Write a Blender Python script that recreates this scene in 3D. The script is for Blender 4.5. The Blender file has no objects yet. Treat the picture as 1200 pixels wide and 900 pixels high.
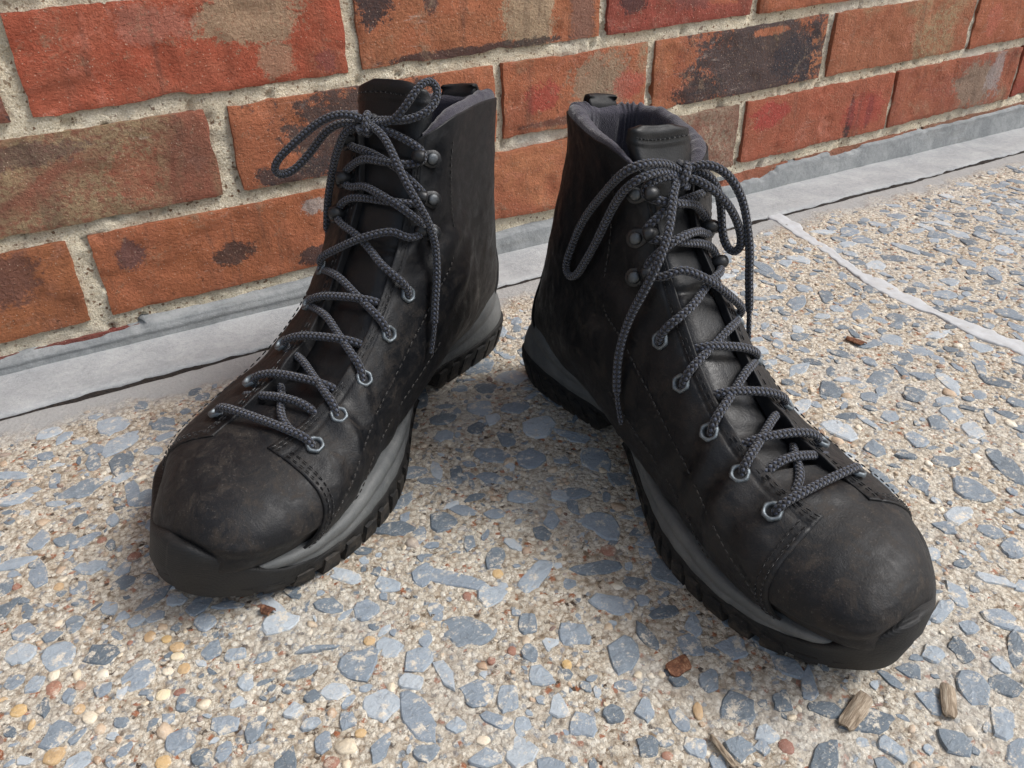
import bpy, bmesh, math, random
import numpy as np
from mathutils import Vector, Matrix, noise as mnoise
random.seed(7); rng=np.random.default_rng(7)
scene=bpy.context.scene
# ---------------------------------------------------------------- camera
cam_d=bpy.data.cameras.new('camera'); cam=bpy.data.objects.new('camera',cam_d)
scene.collection.objects.link(cam); scene.camera=cam
CAM_R=Vector((0.86159148,-0.50754317,-0.00774908)); CAM_U=Vector((0.27705811,0.45742522,0.84498578)); CAM_F=Vector((0.42532214,0.7301795,-0.53473262))
CAM_C=Vector((-0.00476569,-0.57914229,0.2847573))
m=Matrix((CAM_R,CAM_U,-CAM_F)).transposed().to_4x4(); m.translation=CAM_C
cam.matrix_world=m
cam_d.sensor_width=36; cam_d.lens=975.165/1200*36; cam_d.clip_start=.02; cam_d.clip_end=200
# ---------------------------------------------------------------- light (bright overcast, open shade)
world=bpy.data.worlds.new('World'); scene.world=world; world.use_nodes=True
wn=world.node_tree; wn.nodes.clear()
sky=wn.nodes.new('ShaderNodeTexSky'); sky.sky_type='NISHITA'; sky.sun_disc=False
SUN_EL=math.radians(52); SUN_AZ=math.radians(122)     # azimuth clockwise from +Y
sky.sun_elevation=SUN_EL; sky.sun_rotation=SUN_AZ; sky.dust_density=4; sky.air_density=1.2; sky.ozone_density=1
hs=wn.nodes.new('ShaderNodeHueSaturation'); hs.inputs['Saturation'].default_value=.62
bg=wn.nodes.new('ShaderNodeBackground'); bg.inputs['Strength'].default_value=.125
wo=wn.nodes.new('ShaderNodeOutputWorld')
wn.links.new(sky.outputs[0],hs.inputs['Color']); wn.links.new(hs.outputs[0],bg.inputs['Color']); wn.links.new(bg.outputs[0],wo.inputs['Surface'])
sd=bpy.data.lights.new('sun','SUN'); sd.energy=1.7; sd.angle=math.radians(22); sd.color=(1,.995,.98)
sun=bpy.data.objects.new('sun',sd); scene.collection.objects.link(sun)
tosun=Vector((math.sin(SUN_AZ)*math.cos(SUN_EL),math.cos(SUN_AZ)*math.cos(SUN_EL),math.sin(SUN_EL)))
sun.rotation_euler=tosun.to_track_quat('Z','Y').to_euler(); sun.location=(0,0,3)
scene.view_settings.view_transform='Standard'; scene.view_settings.look='None'
scene.view_settings.exposure=0.66; scene.view_settings.gamma=1
# ---------------------------------------------------------------- helpers
COL=scene.collection
def link_mesh(name,me,mat=None,parent=None,**props):
    o=bpy.data.objects.new(name,me); COL.objects.link(o)
    if mat is not None and len(me.materials)==0: me.materials.append(mat)
    if parent is not None: o.parent=parent
    for k,v in props.items(): o[k]=v
    return o
def mesh_from(name,V,F,smooth=True,uv=None):
    V=np.asarray(V,dtype=np.float64); me=bpy.data.meshes.new(name)
    me.from_pydata(V.tolist(),[],F if isinstance(F,list) else F.tolist())
    if smooth: me.polygons.foreach_set('use_smooth',[True]*len(me.polygons))
    if uv is not None:
        l=me.uv_layers.new(name='UVMap'); idx=np.empty(len(me.loops),dtype=np.int32); me.loops.foreach_get('vertex_index',idx)
        l.data.foreach_set('uv',np.asarray(uv)[idx].ravel())
    me.update(); return me
def grid_faces(nr,nc,wrap=False,flip=False):
    i=np.arange(nr-1)[:,None]; j=np.arange(nc if wrap else nc-1)[None,:]
    a=i*nc+j; b=i*nc+(j+1)%nc; c=(i+1)*nc+(j+1)%nc; d=(i+1)*nc+j
    F=np.stack([a,b,c,d],-1).reshape(-1,4)
    return F[:,::-1] if flip else F
class Acc:
    def __init__(s): s.V=[];s.F=[];s.n=0
    def add(s,V,F):
        V=np.asarray(V); s.V.append(V); s.F+= [[int(q)+s.n for q in f] for f in F]; s.n+=len(V)
    def mesh(s,name,smooth=True): return mesh_from(name,np.concatenate(s.V),s.F,smooth)
# smooth value noise in numpy (3D), vectorised
_perm=np.random.default_rng(3).random(4096)
def vnoise(P,sc=1.0,seed=0):
    P=np.asarray(P)*sc+seed*17.31; I=np.floor(P).astype(np.int64); f=P-I; f=f*f*(3-2*f)
    def h(a,b,c): return _perm[(a*73856093 ^ b*19349663 ^ c*83492791)&4095]
    x,y,z=I[...,0],I[...,1],I[...,2]; fx,fy,fz=f[...,0],f[...,1],f[...,2]
    def l(a,b,t): return a+(b-a)*t
    return l(l(l(h(x,y,z),h(x+1,y,z),fx),l(h(x,y+1,z),h(x+1,y+1,z),fx),fy),l(l(h(x,y,z+1),h(x+1,y,z+1),fx),l(h(x,y+1,z+1),h(x+1,y+1,z+1),fx),fy),fz)*2-1
def fbm(P,sc,seed=0,oct=4):
    s=0;a=1;t=0
    for k in range(oct): s=s+a*vnoise(P,sc*2**k,seed+k*3.7);t+=a;a*=.5
    return s/t
# shader helpers
class NT:
    def __init__(s,name):
        s.m=bpy.data.materials.new(name); s.m.use_nodes=True; s.t=s.m.node_tree; s.t.nodes.clear()
        s.out=s.n('ShaderNodeOutputMaterial'); s.b=s.n('ShaderNodeBsdfPrincipled'); s.l(s.b.outputs[0],s.out.inputs['Surface'])
    def n(s,ty,**k):
        x=s.t.nodes.new(ty)
        for a,b in k.items(): setattr(x,a,b)
        return x
    def l(s,a,b): s.t.links.new(a,b)
    def inp(s,sock,v):
        if isinstance(v,bpy.types.NodeSocket): s.l(v,sock)
        elif isinstance(v,(tuple,list)) and len(v)==3 and sock.type=='RGBA': sock.default_value=(*v,1)
        else: sock.default_value=v
    def obj(s): 
        return s.n('ShaderNodeTexCoord').outputs['Object']
    def gen(s): return s.n('ShaderNodeTexCoord').outputs['Generated']
    def uv(s): return s.n('ShaderNodeTexCoord').outputs['UV']
    def noise(s,vec,sc,det=4,rough=.6,dist=0,w=None):
        x=s.n('ShaderNodeTexNoise')
        if w is not None: x.noise_dimensions='4D'; s.inp(x.inputs['W'],w)
        s.l(vec,x.inputs['Vector']); s.inp(x.inputs['Scale'],sc); x.inputs['Detail'].default_value=det; x.inputs['Roughness'].default_value=rough; x.inputs['Distortion'].default_value=dist
        return x.outputs['Fac']
    def vor(s,vec,sc,feature='F1',out='Distance',rand=1):
        x=s.n('ShaderNodeTexVoronoi',feature=feature); s.l(vec,x.inputs['Vector']); x.inputs['Scale'].default_value=sc; x.inputs['Randomness'].default_value=rand
        return x.outputs[out]
    def ramp(s,f,*stops,interp='LINEAR'):
        x=s.n('ShaderNodeValToRGB'); x.color_ramp.interpolation=interp; s.inp(x.inputs[0],f); e=x.color_ramp.elements
        while len(e)<len(stops): e.new(.5)
        for i,(p,c) in enumerate(stops):
            e[i].position=p; e[i].color=(*c,1) if isinstance(c,(tuple,list)) else (c,c,c,1)
        return x.outputs[0]
    def mix(s,f,a,b,mode='MIX'):
        x=s.n('ShaderNodeMix',data_type='RGBA',blend_type=mode); s.inp(x.inputs[0],f); s.inp(x.inputs[6],a); s.inp(x.inputs[7],b); return x.outputs[2]
    def math(s,op,a,b=0.,c=0.,clamp=False):
        x=s.n('ShaderNodeMath',operation=op,use_clamp=clamp); s.inp(x.inputs[0],a); s.inp(x.inputs[1],b); s.inp(x.inputs[2],c); return x.outputs[0]
    def vmath(s,op,a,b=(0,0,0)):
        x=s.n('ShaderNodeVectorMath',operation=op); s.inp(x.inputs[0],a); s.inp(x.inputs[1],b); return x.outputs[0]
    def sep(s,v):
        x=s.n('ShaderNodeSeparateXYZ'); s.l(v,x.inputs[0]); return x.outputs
    def bump(s,h,strength=.5,dist=.001,norm=None):
        x=s.n('ShaderNodeBump'); s.inp(x.inputs['Height'],h); x.inputs['Strength'].default_value=strength; x.inputs['Distance'].default_value=dist
        if norm is not None: s.l(norm,x.inputs['Normal'])
        return x.outputs[0]
    def fin(s,col=None,rough=None,norm=None,spec=None,metal=None):
        if col is not None: s.inp(s.b.inputs['Base Color'],col)
        if rough is not None: s.inp(s.b.inputs['Roughness'],rough)
        if norm is not None: s.l(norm,s.b.inputs['Normal'])
        if spec is not None: s.inp(s.b.inputs['Specular IOR Level'],spec)
        if metal is not None: s.inp(s.b.inputs['Metallic'],metal)
        return s.m
# ================================================================ brick wall (leans 1 degree against the slab's level)
WALL_A=math.atan(.018)
wall=bpy.data.objects.new('brick_wall',None); COL.objects.link(wall)
wall.location=(0,0,.020); wall.rotation_euler=(0,-WALL_A,0)
wall['label']='weathered red and orange brick wall with sandy mortar behind the boots'; wall['category']='wall'
def mortar_mat():
    s=NT('sandy_mortar'); o=s.obj()
    g=s.noise(o,900,3,.7); g2=s.vor(o,620,out='Color'); sp=s.sep(g2)[0]
    big=s.noise(o,22,4,.6)
    c=s.ramp(g,(.30,(.30,.24,.16)),(.42,(.60,.52,.38)),(.58,(.74,.67,.53)),(.75,(.86,.82,.72)))
    c=s.mix(s.ramp(sp,(.0,1.),(.10,0.)),c,(.16,.085,.045))
    c=s.mix(s.ramp(big,(.45,0.),(.72,.45)),c,(.52,.43,.30))
    gr=s.ramp(s.noise(o,9,3),(.5,0.),(.7,.6)); c=s.mix(gr,c,(.55,.53,.49))
    h=s.math('ADD',s.math('MULTIPLY',g,1.),s.math('MULTIPLY',s.noise(o,160,4,.65),1.6))
    return s.fin(c,.95,s.bump(h,.9,.0022),.2)
M_mortar=mortar_mat()
def seg_grid(x0,x1,z0,z1,st):
    nx=int((x1-x0)/st)+1; nz=int((z1-z0)/st)+1
    X,Z=np.meshgrid(np.linspace(x0,x1,nx),np.linspace(z0,z1,nz)); return X,Z,nx,nz
X,Z,nx,nz=seg_grid(-.16,1.35,-.032,.36,.0022)
P=np.stack([X,0*X,Z],-1)
bed=np.abs(((Z+.005)/.0677)%1-.0)  # bed joints
Y=.0030+.0020*fbm(P,28,1,3)+.0020*fbm(P,150,2,3)
Y=Y+np.where(vnoise(P,95,9)>.62,.0028,0)
P[...,1]=Y
link_mesh('mortar_bed',mesh_from('mortar_bed',P.reshape(-1,3),grid_faces(nz,nx)),M_mortar,wall)
# courses below ground level and wider than the frame
X,Z,nx,nz=seg_grid(-2.5,4.5,-.02,2.2,.1); P=np.stack([X,0*X+.012,Z],-1).reshape(-1,3)
link_mesh('wall_core',mesh_from('wall_core',P,grid_faces(nz,nx)),M_mortar,wall)

def brick_mat(name,base,base2,sand=.0,sandc=(.36,.27,.17),dark=0.,darkc=(.045,.035,.036),seed=0.,spots=(),grit=.5,white=.06):
    """fired clay: two body colours, kiln-burnt patches, sand facing, spots=(cx,cz,rx,rz,colour,softness)"""
    s=NT(name); o=s.obj(); ov=s.vmath('ADD',o,(seed*3.1,seed*1.7,seed*2.3))
    n1=s.noise(ov,26,5,.62,.4); n2=s.noise(ov,75,5,.7); n3=s.noise(ov,9,4,.6,.8); fine=s.noise(ov,520,4,.75)
    c=s.mix(s.ramp(n1,(.38,0.),(.62,1.)),base,base2)
    c=s.mix(s.ramp(n2,(.3,.35),(.55,0.)),c,tuple(q*.45 for q in base))
    c=s.mix(s.ramp(s.noise(ov,48,5,.7,.6),(.57,0.),(.66,.5)),c,tuple(min(1,q*1.3+.05) for q in base2))
    if sand>0:
        t=.68-.36*sand
        f=s.math('MULTIPLY',s.ramp(n3,(t-.05,0.),(t+.07,1.)),s.ramp(s.noise(ov,240,4,.8),(.40,.15),(.55,1.)))
        c=s.mix(f,c,sandc)
    if dark>0:
        t=.70-.38*dark
        f=s.ramp(s.math('ADD',s.noise(ov,17,6,.78,.5,),s.math('MULTIPLY',s.math('SUBTRACT',s.noise(ov,300,4,.85),.5),.25)),(t-.02,0.),(t+.03,.92)); c=s.mix(f,c,s.mix(fine,darkc,tuple(q*2.2 for q in darkc)))
    xyz=s.sep(o); grit_=s.noise(ov,300,4,.85)
    for (cx,cz,rx,rz,colr,amt) in spots:
        dx=s.math('DIVIDE',s.math('SUBTRACT',xyz[0],cx),rx); dz=s.math('DIVIDE',s.math('SUBTRACT',xyz[2],cz),rz)
        d=s.math('SQRT',s.math('ADD',s.math('MULTIPLY',dx,dx),s.math('MULTIPLY',dz,dz)))
        d=s.math('ADD',s.math('ADD',d,s.math('MULTIPLY',s.math('SUBTRACT',s.noise(ov,50,6,.8,.6),.5),2.3)),s.math('MULTIPLY',s.math('SUBTRACT',grit_,.5),1.5))
        f=s.ramp(d,(.80,amt),(1.10,0.))
        c=s.mix(f,c,s.mix(fine,tuple(q*.75 for q in colr),tuple(min(1,q*1.35) for q in colr)))
    # grit, pits, scratches of lime
    c=s.mix(s.ramp(fine,(.66,0.),(.75,grit)),c,(.62,.50,.36)); c=s.mix(s.ramp(s.noise(ov,210,3,.6),(.26,.85),(.34,0.)),c,tuple(q*.25 for q in base))
    st=s.noise(s.vmath('MULTIPLY',ov,(60,60,260)),1,4,.7,.5); c=s.mix(s.math('MULTIPLY',s.ramp(st,(.60,0.),(.70,1.)),s.ramp(s.noise(ov,14,2),(.5,0.),(.62,white*6))),c,(.72,.60,.52))
    ez_=s.math('ADD',s.math('MULTIPLY',s.math('ABSOLUTE',xyz[2]),2/.0577),s.math('MULTIPLY',s.math('SUBTRACT',s.noise(ov,34,6,.8,.5),.5),1.3)); c=s.mix(s.ramp(ez_,(1.08,0.),(1.22,.75)),c,s.mix(fine,(.50,.44,.34),(.72,.67,.57)))
    c=s.mix(s.ramp(s.noise(ov,420,4,.8),(.50,0.),(.64,.42)),c,tuple(q*.35 for q in base)); c=s.mix(s.ramp(s.math('ADD',s.noise(ov,30,6,.8,1.),s.math('MULTIPLY',s.math('SUBTRACT',grit_,.5),.5)),(.58,0.),(.68,.55)),c,(.30,.215,.14)); c=s.mix(s.ramp(s.noise(s.vmath('MULTIPLY',ov,(70,70,9)),1,4,.7,.6),(.54,0.),(.70,.45)),c,(.11,.065,.05))
    c=s.mix(s.ramp(s.vor(ov,330),(.06,.75),(.16,0.)),c,(.60,.44,.33))
    hs_=s.n('ShaderNodeHueSaturation'); hs_.inputs['Saturation'].default_value=.96; hs_.inputs['Value'].default_value=.93; s.inp(hs_.inputs['Color'],c); c=hs_.outputs[0]
    h=s.math('ADD',s.math('ADD',s.math('MULTIPLY',n2,.5),s.math('MULTIPLY',fine,1.3)),s.math('MULTIPLY',grit_,1.3))
    return s.fin(c,s.ramp(n2,(.3,.95),(.7,.8)),s.bump(h,1.,.0017),.2)
def brick_mesh(L,H,seed,chip=1.,depth=.016):
    nx=max(10,int(L/.0024)); nz=25
    u=np.linspace(-1,1,nx); w=np.linspace(-1,1,nz); U,W=np.meshgrid(u,w)
    X=U*L/2; Z=W*H/2; P=np.stack([X,0*X,Z],-1)+seed*1.37
    # wandering, chipped arrises
    eb=.0013*fbm(P*[1,0,0],45,seed,4)+.0009*fbm(P*[1,0,0],200,seed,3)
    cb=np.clip(vnoise(P*[1,0,0],38,seed+5)-.45,0,1)*.006*chip; ct=np.clip(vnoise(P*[1,0,0],30,seed+8)-.6,0,1)*.005*chip
    es=.0014*fbm(P*[0,0,1],90,seed+2,4)
    Z2=Z+np.where(W<0,np.abs(W)**4*(eb+cb),-np.abs(W)**4*(ct-eb*.8)); X2=X+np.abs(U)**8*np.sign(U)*(es-.0003)
    rr=.0005; ex=(L/2-np.abs(X)); ez=(H/2-np.abs(Z)); e=np.minimum(ex,ez)
    Y=np.where(e<rr,(1-np.sqrt(np.clip(1-(1-e/rr)**2,0,1)))*rr,0.)
    Y=Y+.0011*fbm(P,24,seed+3,4)+.0005*fbm(P,130,seed+4,3)+.0006*np.sign(vnoise(P,60,seed+11)-.35)*np.clip(np.abs(vnoise(P,60,seed+11)-.35)*6,0,1)+.0022*chip*np.clip(vnoise(P,40,seed+7)-.62,0,1)*3*np.clip(1-e/.012,0,1)
    V=np.stack([X2,Y,Z2],-1).reshape(-1,3).tolist(); F=grid_faces(nz,nx).tolist()
    # sides
    loop=[j for j in range(nx)]+[i*nx+nx-1 for i in range(1,nz)]+[(nz-1)*nx+j for j in range(nx-2,-1,-1)]+[i*nx for i in range(nz-2,0,-1)]
    b=len(V)
    for k in loop: V.append(list(V[k]))
    n=len(loop)
    for k in loop:
        v=V[k]; V.append([v[0],depth,v[2]])
    for k in range(n): F.append([b+k,b+n+k,b+n+(k+1)%n,b+(k+1)%n])
    me=mesh_from('brick',V,F); return me
RED=(.44,.105,.052); ORG=(.46,.150,.068); ORG2=(.39,.120,.060); BRN=(.26,.115,.068); SAND=(.42,.33,.21); DK=(.05,.042,.045); CRIM=(.40,.06,.045)
PT=.0677; BH=.0577
B=[# course, x0, x1, kwargs
(0,-.19,.002,dict(base=(.42,.15,.06),base2=(.30,.11,.055),spots=((.05,.012,.03,.018,(.17,.08,.06),.8),))),
(0,.015,.2085,dict(base=ORG,base2=(.43,.14,.055),spots=((-.008,-.004,.017,.009,(.07,.045,.04),.9),(.05,-.02,.012,.008,(.06,.045,.045),.9),(-.075,.012,.008,.012,(.1,.07,.08),.7),(.06,.018,.016,.006,(.5,.44,.4),.8)))),
(0,.2185,.412,dict(base=(.52,.20,.09),base2=ORG2)),
(0,.4215,.5835,dict(base=(.30,.10,.065),base2=(.24,.11,.075),sand=.5,sandc=(.33,.25,.18))),
(0,.5924,.8002,dict(base=(.42,.115,.06),base2=(.38,.12,.065),spots=((-.075,.012,.026,.014,CRIM,.9),(.045,-.008,.006,.022,DK,.9),(.072,-.006,.005,.02,DK,.85),(.065,-.004,.03,.02,CRIM,.6)))),
(0,.8052,1.0193,dict(base=(.42,.13,.065),base2=(.33,.1,.06),sand=.1,spots=((.035,-.002,.045,.03,(.25,.2,.15),.85),(.066,.006,.016,.028,(.36,.31,.3),.7)))),
(0,1.026,1.22,dict(base=(.36,.08,.05),base2=ORG2)),
(1,-.2,-.099,dict(base=RED,base2=BRN)),
(1,-.088,.1053,dict(base=(.36,.125,.075),base2=(.23,.10,.065),sand=.50,sandc=(.36,.255,.145),spots=((-.02,.018,.045,.008,(.14,.09,.075),.7),(.045,-.004,.018,.02,(.38,.115,.065),.6),(-.07,.015,.02,.01,(.22,.06,.05),.6)))),
(1,.1189,.3221,dict(base=ORG,base2=(.42,.15,.07),dark=.15,spots=((-.010,-.002,.064,.042,(.075,.058,.055),.93),(-.06,-.022,.032,.01,(.07,.055,.055),.9),(.01,.018,.016,.012,(.52,.2,.085),.95),(-.07,-.013,.012,.006,(.48,.16,.07),.9)))),
(1,.3289,.4691,dict(base=ORG,base2=(.38,.12,.06),sand=.25,spots=((.022,.003,.035,.026,(.31,.235,.16),.8),(-.034,.0,.018,.012,CRIM,.75),(.05,-.002,.018,.014,(.42,.08,.055),.7),(-.01,-.022,.045,.004,(.13,.07,.06),.7)))),
(1,.4777,.6842,dict(base=(.45,.17,.075),base2=ORG2,spots=((.020,.0,.088,.055,(.07,.06,.062),.95),(-.050,-.018,.028,.016,DK,.9),(.03,.022,.022,.004,(.5,.17,.08),.9),(.065,-.006,.03,.024,(.045,.042,.05),.9)))),
(1,.6944,.9088,dict(base=(.42,.15,.075),base2=(.36,.12,.06),sand=.35,sandc=(.36,.25,.14))),
(1,.9165,1.118,dict(base=(.45,.15,.07),base2=ORG2,spots=((-.07,.0,.012,.02,(.45,.13,.08),.7),))),
(1,1.128,1.33,dict(base=RED,base2=BRN)),
(2,-.2,-.006,dict(base=(.3,.1,.06),base2=(.2,.09,.06),dark=.6)),
(2,.0066,.2066,dict(base=(.46,.098,.047),base2=(.42,.115,.06),spots=((.038,.012,.034,.018,(.38,.29,.185),.8),(.05,-.014,.014,.012,(.38,.25,.16),.7),(-.022,.016,.026,.012,(.42,.20,.15),.45),(.085,-.02,.008,.008,(.2,.06,.06),.6)))),
(2,.216,.4194,dict(base=ORG,base2=(.42,.16,.075),spots=((-.088,.014,.014,.02,DK,.93),(-.045,.02,.006,.02,(.08,.06,.06),.85),(.037,.0,.024,.05,(.40,.31,.2),.85),(-.01,-.026,.08,.004,DK,.85),(.085,-.01,.012,.03,(.2,.12,.1),.7)))),
(2,.4261,.5829,dict(base=(.36,.075,.05),base2=(.30,.085,.055),spots=((-.055,-.006,.016,.01,DK,.75),(.045,-.012,.02,.006,(.45,.14,.07),.8),(.01,.0,.03,.02,(.2,.08,.07),.6),(.05,.01,.02,.012,(.3,.22,.16),.6)))),
(2,.592,.79,dict(base=ORG,base2=ORG2)),(2,.80,1.0,dict(base=ORG2,base2=BRN,sand=.3)),(2,1.01,1.21,dict(base=ORG,base2=BRN,dark=.2)),
]
gen=[dict(base=RED,base2=ORG2),dict(base=ORG,base2=ORG2,sand=.3),dict(base=ORG2,base2=BRN,dark=.35),dict(base=ORG,base2=BRN,sand=.5)]
for c in range(3,7):
    x=-.3+.1*(c%2)+.013*c
    while x<1.5:
        B.append((c,x,x+.195,gen[random.randrange(4)])); x+=.2045
gm=[None]*4
for k,(c,x0,x1,kw) in enumerate(B):
    if kw in gen:
        g=gen.index(kw)
        if gm[g] is None: gm[g]=brick_mat('fired_clay_plain',seed=20+g,**kw)
        mt=gm[g]
    else: mt=brick_mat('fired_clay',seed=k*1.13+.5,**kw)
    me=brick_mesh(x1-x0,BH,k*3.3+1,chip=.7+.6*random.random())
    o=link_mesh('brick',me,mt,wall); o.location=((x0+x1)/2,random.uniform(-.0008,.0006),c*PT+BH/2); o.rotation_euler=(random.uniform(-.006,.006),random.uniform(-.004,.004),random.uniform(-.006,.006))
# brick backing outside the frame: plain courses so that the wall goes on
me_fars=[]
for g in range(4):
    q=brick_mesh(.195,BH,77+g); q.materials.append(gm[g]); me_fars.append(q)
for c in range(0,9):
    x=-1.3+.1*(c%2)
    while x<2.7:
        if (x+.195<-.31 or x>1.52 or (c<3 and (x+.195<-.21 or x>1.34))) or c>=7:
            o=link_mesh('brick',me_fars[random.randrange(4)],gm[random.randrange(4)],wall); o.location=(x+.0975,0,c*PT+BH/2)
        x+=.2045
# ================================================================ ground: footing ledge, crack, exposed aggregate slab
def cement_mat(name,c0,c1,stain=(.2,.19,.17),rust=False):
    s=NT(name); o=s.obj(); n=s.noise(o,30,5,.65,.5); f=s.noise(o,800,3,.7); st=s.noise(s.vmath('MULTIPLY',o,(9,80,80)),1,5,.7)
    c=s.mix(s.ramp(n,(.35,0.),(.65,1.)),c0,c1); g4=s.noise(o,240,5,.8)
    c=s.mix(s.ramp(st,(.55,0.),(.75,.45)),c,stain); c=s.mix(s.ramp(g4,(.50,0.),(.66,.35)),c,tuple(min(1,q*1.2) for q in c1)); c=s.mix(s.ramp(g4,(.34,.4),(.46,0.)),c,tuple(q*.7 for q in c0))
    c=s.mix(s.ramp(f,(.62,0.),(.74,.5)),c,tuple(q*.55 for q in c0)); c=s.mix(s.ramp(f,(.3,.4),(.4,0.)),c,tuple(min(1,q*1.35) for q in c1))
    if rust: c=s.mix(s.ramp(s.noise(o,55,4,.7),(.64,0.),(.7,.8)),c,(.22,.13,.08))
    h=s.math('ADD',s.math('MULTIPLY',g4,1.6),s.math('MULTIPLY',f,.6))
    return s.fin(c,.93,s.bump(h,.55,.0011),.15)
M_ledge=cement_mat('ledge_cement',(.275,.284,.29),(.37,.377,.378),(.26,.26,.25))
M_parge=cement_mat('parged_cement',(.175,.185,.19),(.275,.285,.285),(.13,.12,.105))
def crack_y(x): 
    x=np.asarray(x,dtype=float); P=np.stack([x,x*0,x*0],-1)
    return -.0635+.0022*np.sin(x*5+1)+.0024*fbm(P,14,5,4)+.0010*fbm(P,95,6,2)
def crack_w(x):
    x=np.asarray(x,dtype=float); P=np.stack([x,x*0+3,x*0],-1); return .0046+.0036*np.clip(vnoise(P,22,4)+.3,0,1)**1.5
# ledge strip
xs=np.arange(-.3,1.5,.003); n=len(xs); rows=[]
prof=[0,.02,.06,.12,.2,.3,.4,.5,.6,.7,.8,.88,.94,.975,.99,1.,1.,1.]
dz=[.0028,.0012,.0002,0,0,0,0,0,0,0,0,0,-.0001,-.0004,-.0010,-.002,-.007,-.014]
y1=crack_y(xs)+crack_w(xs)*.5
for t,d in zip(prof,dz):
    y=.012+(y1-.012)*t; P=np.stack([xs,y,xs*0],-1); rows.append(np.stack([xs,y,d+.0004*fbm(P,12,3,3)+.0002*fbm(P,140,8,2)],-1))
link_mesh('ledge',mesh_from('ledge',np.concatenate(rows),grid_faces(len(rows),n,flip=True)),M_ledge,kind='structure')
# parged band over the lowest, half buried course
X,Z,nx,nz=seg_grid(-.3,1.5,-.004,.036,.0016); P=np.stack([X,0*X,Z],-1)
top=.0135+.013*np.clip((X-.1)/.9,0,1)+.0035*fbm(P*[1,0,0],16,11,4)+.001*fbm(P*[1,0,0],90,12,2)-.005*np.clip((.02-X)/.08,0,1)
hole=0*X
for (hx,hz,rx,rz) in [(.60,.0155,.045,.0055),(.745,.021,.030,.0045),(.93,.030,.05,.004),(-.0,.0105,.035,.0035),(1.10,.034,.04,.004)]:
    hole=np.maximum(hole,np.clip((1-np.hypot((X-hx)/rx,(Z-hz-.1*(X-hx)*.3)/rz)+.45*fbm(P,120,14,2))*4,0,1))
m_=np.clip((top-Z)/.0016,0,1)*(1-hole)
Yb=-.0045-.0035*np.clip(1-Z/.02,0,1)*(1-.3*fbm(P,20,15))+.0007*fbm(P,60,16,3)-.0012*(np.abs(Z-.0055)<.0011)*(X<.3)
P[...,1]=np.where(m_>0,Yb*m_+.010*(1-m_),.010)
o=link_mesh('parge_band',mesh_from('parge_band',P.reshape(-1,3),grid_faces(nz,nx)),M_parge,kind='structure')
for k,(x0,x1,kw) in enumerate([(-.12,.085,dict(base=(.26,.07,.055),base2=(.2,.07,.055))),(.095,.30,dict(base=ORG2,base2=BRN)),(.31,.51,dict(base=ORG2,base2=BRN)),(.52,.66,dict(base=(.40,.14,.08),base2=BRN)),(.67,.86,dict(base=(.36,.14,.085),base2=BRN)),(.87,1.08,dict(base=(.28,.14,.09),base2=BRN))]):
    o=link_mesh('brick',brick_mesh(x1-x0,BH,50+k),brick_mat('buried_clay',seed=40+k,**kw),wall); o.location=((x0+x1)/2,.0005,-PT+BH/2-.0008)
# soil in the crack, raised and blackened to paint in the gap's shade
M_soil_shade=NT('soil_and_gap_shade'); _o=M_soil_shade.obj(); M_soil_shade=M_soil_shade.fin(M_soil_shade.ramp(M_soil_shade.noise(_o,500,4,.7),(.35,(.004,.003,.003)),(.6,(.018,.012,.008)),(.85,(.09,.05,.03))),.95,M_soil_shade.bump(M_soil_shade.noise(_o,300,4),1,.004))
X,Y_=np.meshgrid(np.linspace(-.4,1.6,500),np.linspace(-.075,-.05,10)); P=np.stack([X,Y_,0*X],-1); P[...,2]=-.0019+.0013*fbm(P,120,3,3)
link_mesh('crack_soil_shade',mesh_from('crack_soil_shade',P.reshape(-1,3),grid_faces(10,500)),M_soil_shade,kind='structure')
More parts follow.
